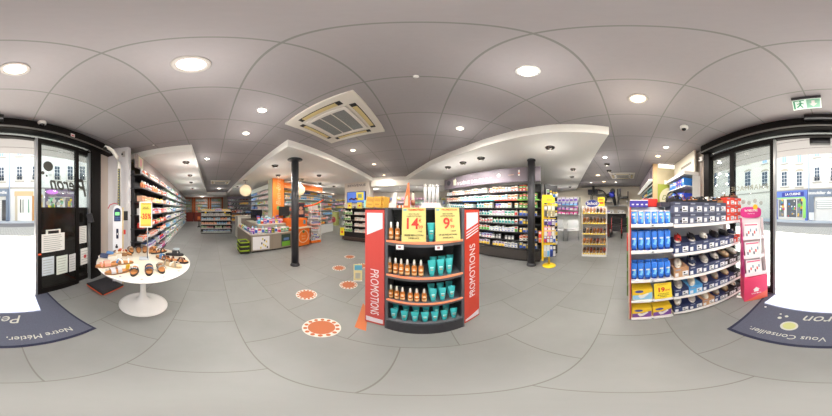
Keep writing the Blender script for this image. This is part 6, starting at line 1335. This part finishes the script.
# air conditioning cassettes
def cassette(cx, cy, s, label, rz=0):
    t = thing('air_conditioning_cassette', label, 'air conditioner', (cx, cy, ZC), rz)
    cw = mat((226, 220, 210), .5); b = MB()
    for a, bq, c, d in ((-s, s, -s, -s * .62), (-s, s, s * .62, s), (-s, -s * .62, -s * .62, s * .62), (s * .62, s, -s * .62, s * .62)): b.box(a, bq, c, d, -.03, 0, cw)
    b.obj('frame', t, bevel=.004); b = MB(); g = s * .60
    for a, bq, c, d in ((-g, g, -g, -g * .86), (-g, g, g * .86, g), (-g, -g * .86, -g * .86, g * .86), (g * .86, g, -g * .86, g * .86)): b.box(a, bq, c, d, -.045, -.01, mat((236, 230, 222), .5))
    fr = b.obj('inner_frame', t); MB().box(-g * .86, g * .86, -g * .86, g * .86, -.036, -.02, mat((110, 112, 112), .6)).obj('intake_grille', t)
    b = MB(); [b.box(-g * .86, g * .86, lerp(-g * .84, g * .84, k / 24), lerp(-g * .84, g * .84, k / 24) + .006, -.042, -.036, mat((150, 152, 150), .5)) for k in range(25)]; [b.box(lerp(-g * .86, g * .86, k / 3) - .006, lerp(-g * .86, g * .86, k / 3) + .006, -g * .86, g * .86, -.045, -.036, cw) for k in (1, 2)]; b.obj('grille_slat', t)
    for k in range(4):
        M = Matrix.Rotation(k * math.pi / 2, 4, 'Z'); 
        MB().box(-s * .62, s * .62, s * .70, s * .84, -.034, -.029, BLACK, M).obj('air_slot', t); MB().box(-s * .5, s * .5, s * .71, s * .82, -.040, -.034, mat((216, 196, 140), .5), M @ Matrix.Translation((0, 0, 0))).obj('louvre', t)
cassette(-.965, 1.37, .475, 'large white ceiling air conditioning cassette near the counter soffit')
cassette(-6.4, .42, .45, 'distant air conditioning cassette in the ceiling over the left aisle')
cassette(5.1, .18, .46, 'air conditioning cassette in the ceiling over the back right area')
# exit sign
x, y, _ = ray(806, 97.5, ZC)
t = thing('exit_sign', 'green and white emergency exit sign hanging under the ceiling before the door', 'exit sign', (x, y + .02, ZC), R(180))
gr = mat((70, 160, 120), .5)
MB().box(-.13, .13, .0, .05, -.03, 0, DARK).obj('holder', t)
Mx = Matrix.Translation((0, .02, -.03)) @ Matrix.Rotation(R(25), 4, 'X')
pl = MB().box(-.13, .13, -.004, .004, -.13, 0, mat((222, 240, 228), .4, emit=.25), Mx).obj('plate', t)
b = MB(); b.box(.0, .12, -.006, -.004, -.122, -.008, mat((150, 206, 178), .5), Mx); b.obj('green_field', pl)
b = MB(); b.prism([(.045, -.03), (.075, -.03), (.075, -.07), (.095, -.07), (.06, -.11), (.025, -.07), (.045, -.07)], .006, .008, WHITE, Mx @ Matrix.Rotation(R(90), 4, 'X')); b.obj('down_arrow', pl)
b = MB(); b.lathe([(.009, .004), (.009, .007)], gr, 12, Mx @ Matrix.Translation((-.055, 0, -.03)) @ Matrix.Rotation(R(90), 4, 'X'))
for q in ([(-.06, -.042), (-.045, -.042), (-.05, -.075), (-.068, -.072)], [(-.068, -.072), (-.052, -.075), (-.03, -.11), (-.042, -.114)], [(-.066, -.07), (-.056, -.08), (-.085, -.11), (-.095, -.1)], [(-.05, -.045), (-.025, -.06), (-.028, -.068), (-.052, -.055)], [(-.06, -.045), (-.088, -.058), (-.085, -.066), (-.06, -.056)]): b.prism(q, .004, .006, gr, Mx @ Matrix.Rotation(R(90), 4, 'X'))
b.box(-.12, -.105, -.006, -.004, -.12, -.01, gr, Mx).box(-.12, -.02, -.006, -.004, -.02, -.01, gr, Mx); b.obj('running_figure', pl)
# small sprinkler dots
for i, (px, py) in enumerate(((153.5, 145), (416, 76.5))):
    x, y, _ = ray(px, py, ZC); t = tag(MB().lathe([(.02, 0), (.02, -.006), (.008, -.012)], WHITE, 12).obj('ceiling_sensor', None, (x, y, ZC)), ('tiny white ceiling sensor near the head of the long shelf run', 'tiny white ceiling sensor above the promotion stand')[i], 'sensor')

# sun, sky, camera
sd = bpy.data.lights.new('sun', 'SUN'); sd.energy = 36; sd.angle = R(.6); sd.color = (1, .96, .9)
so = bpy.data.objects.new('sun', sd); C.objects.link(so)
el = R(58.5); az = Vector((math.sin(R(4)), math.cos(R(4)), 0)); so.rotation_euler = Vector((az.x * math.cos(el), az.y * math.cos(el), -math.sin(el))).to_track_quat('-Z', 'Y').to_euler()
w = bpy.data.worlds.new('sky'); bpy.context.scene.world = w; w.use_nodes = True
bg = w.node_tree.nodes['Background']; bg.inputs[0].default_value = (.88, .94, 1.0, 1); bg.inputs[1].default_value = 1.5
cd = bpy.data.cameras.new('camera'); cd.type = 'PANO'
for h_ in (cd, getattr(cd, 'cycles', None)):
    try: h_.panorama_type = 'EQUIRECTANGULAR'
    except Exception: pass
cd.clip_start = .02; cd.clip_end = 200
co = bpy.data.objects.new('camera', cd); C.objects.link(co); co.location = (0, 0, H); co.rotation_euler = (R(90), 0, R(-D0))
sc = bpy.context.scene; sc.camera = co
sc.view_settings.view_transform = 'Standard'; sc.view_settings.look = 'None'; sc.view_settings.gamma = 1; sc.view_settings.use_curve_mapping = False
sc.view_settings.exposure = 0.38
cy = sc.cycles; cy.max_bounces = 8; cy.diffuse_bounces = 5; cy.glossy_bounces = 3; cy.transparent_max_bounces = 10; cy.use_denoising = True; cy.sample_clamp_indirect = 4; cy.caustics_reflective = False; cy.caustics_refractive = False

# lettering as real meshes
bpy.context.view_layer.update(); dg = bpy.context.evaluated_depsgraph_get()
for o in [o for o in bpy.data.objects if o.type == 'FONT']:
    me = bpy.data.meshes.new_from_object(o.evaluated_get(dg)); n = bpy.data.objects.new('lettering_tmp', me); C.objects.link(n)
    n.parent = o.parent; n.matrix_parent_inverse = o.matrix_parent_inverse.copy(); n.matrix_local = o.matrix_local.copy(); nm = o.name; bpy.data.objects.remove(o); n.name = nm
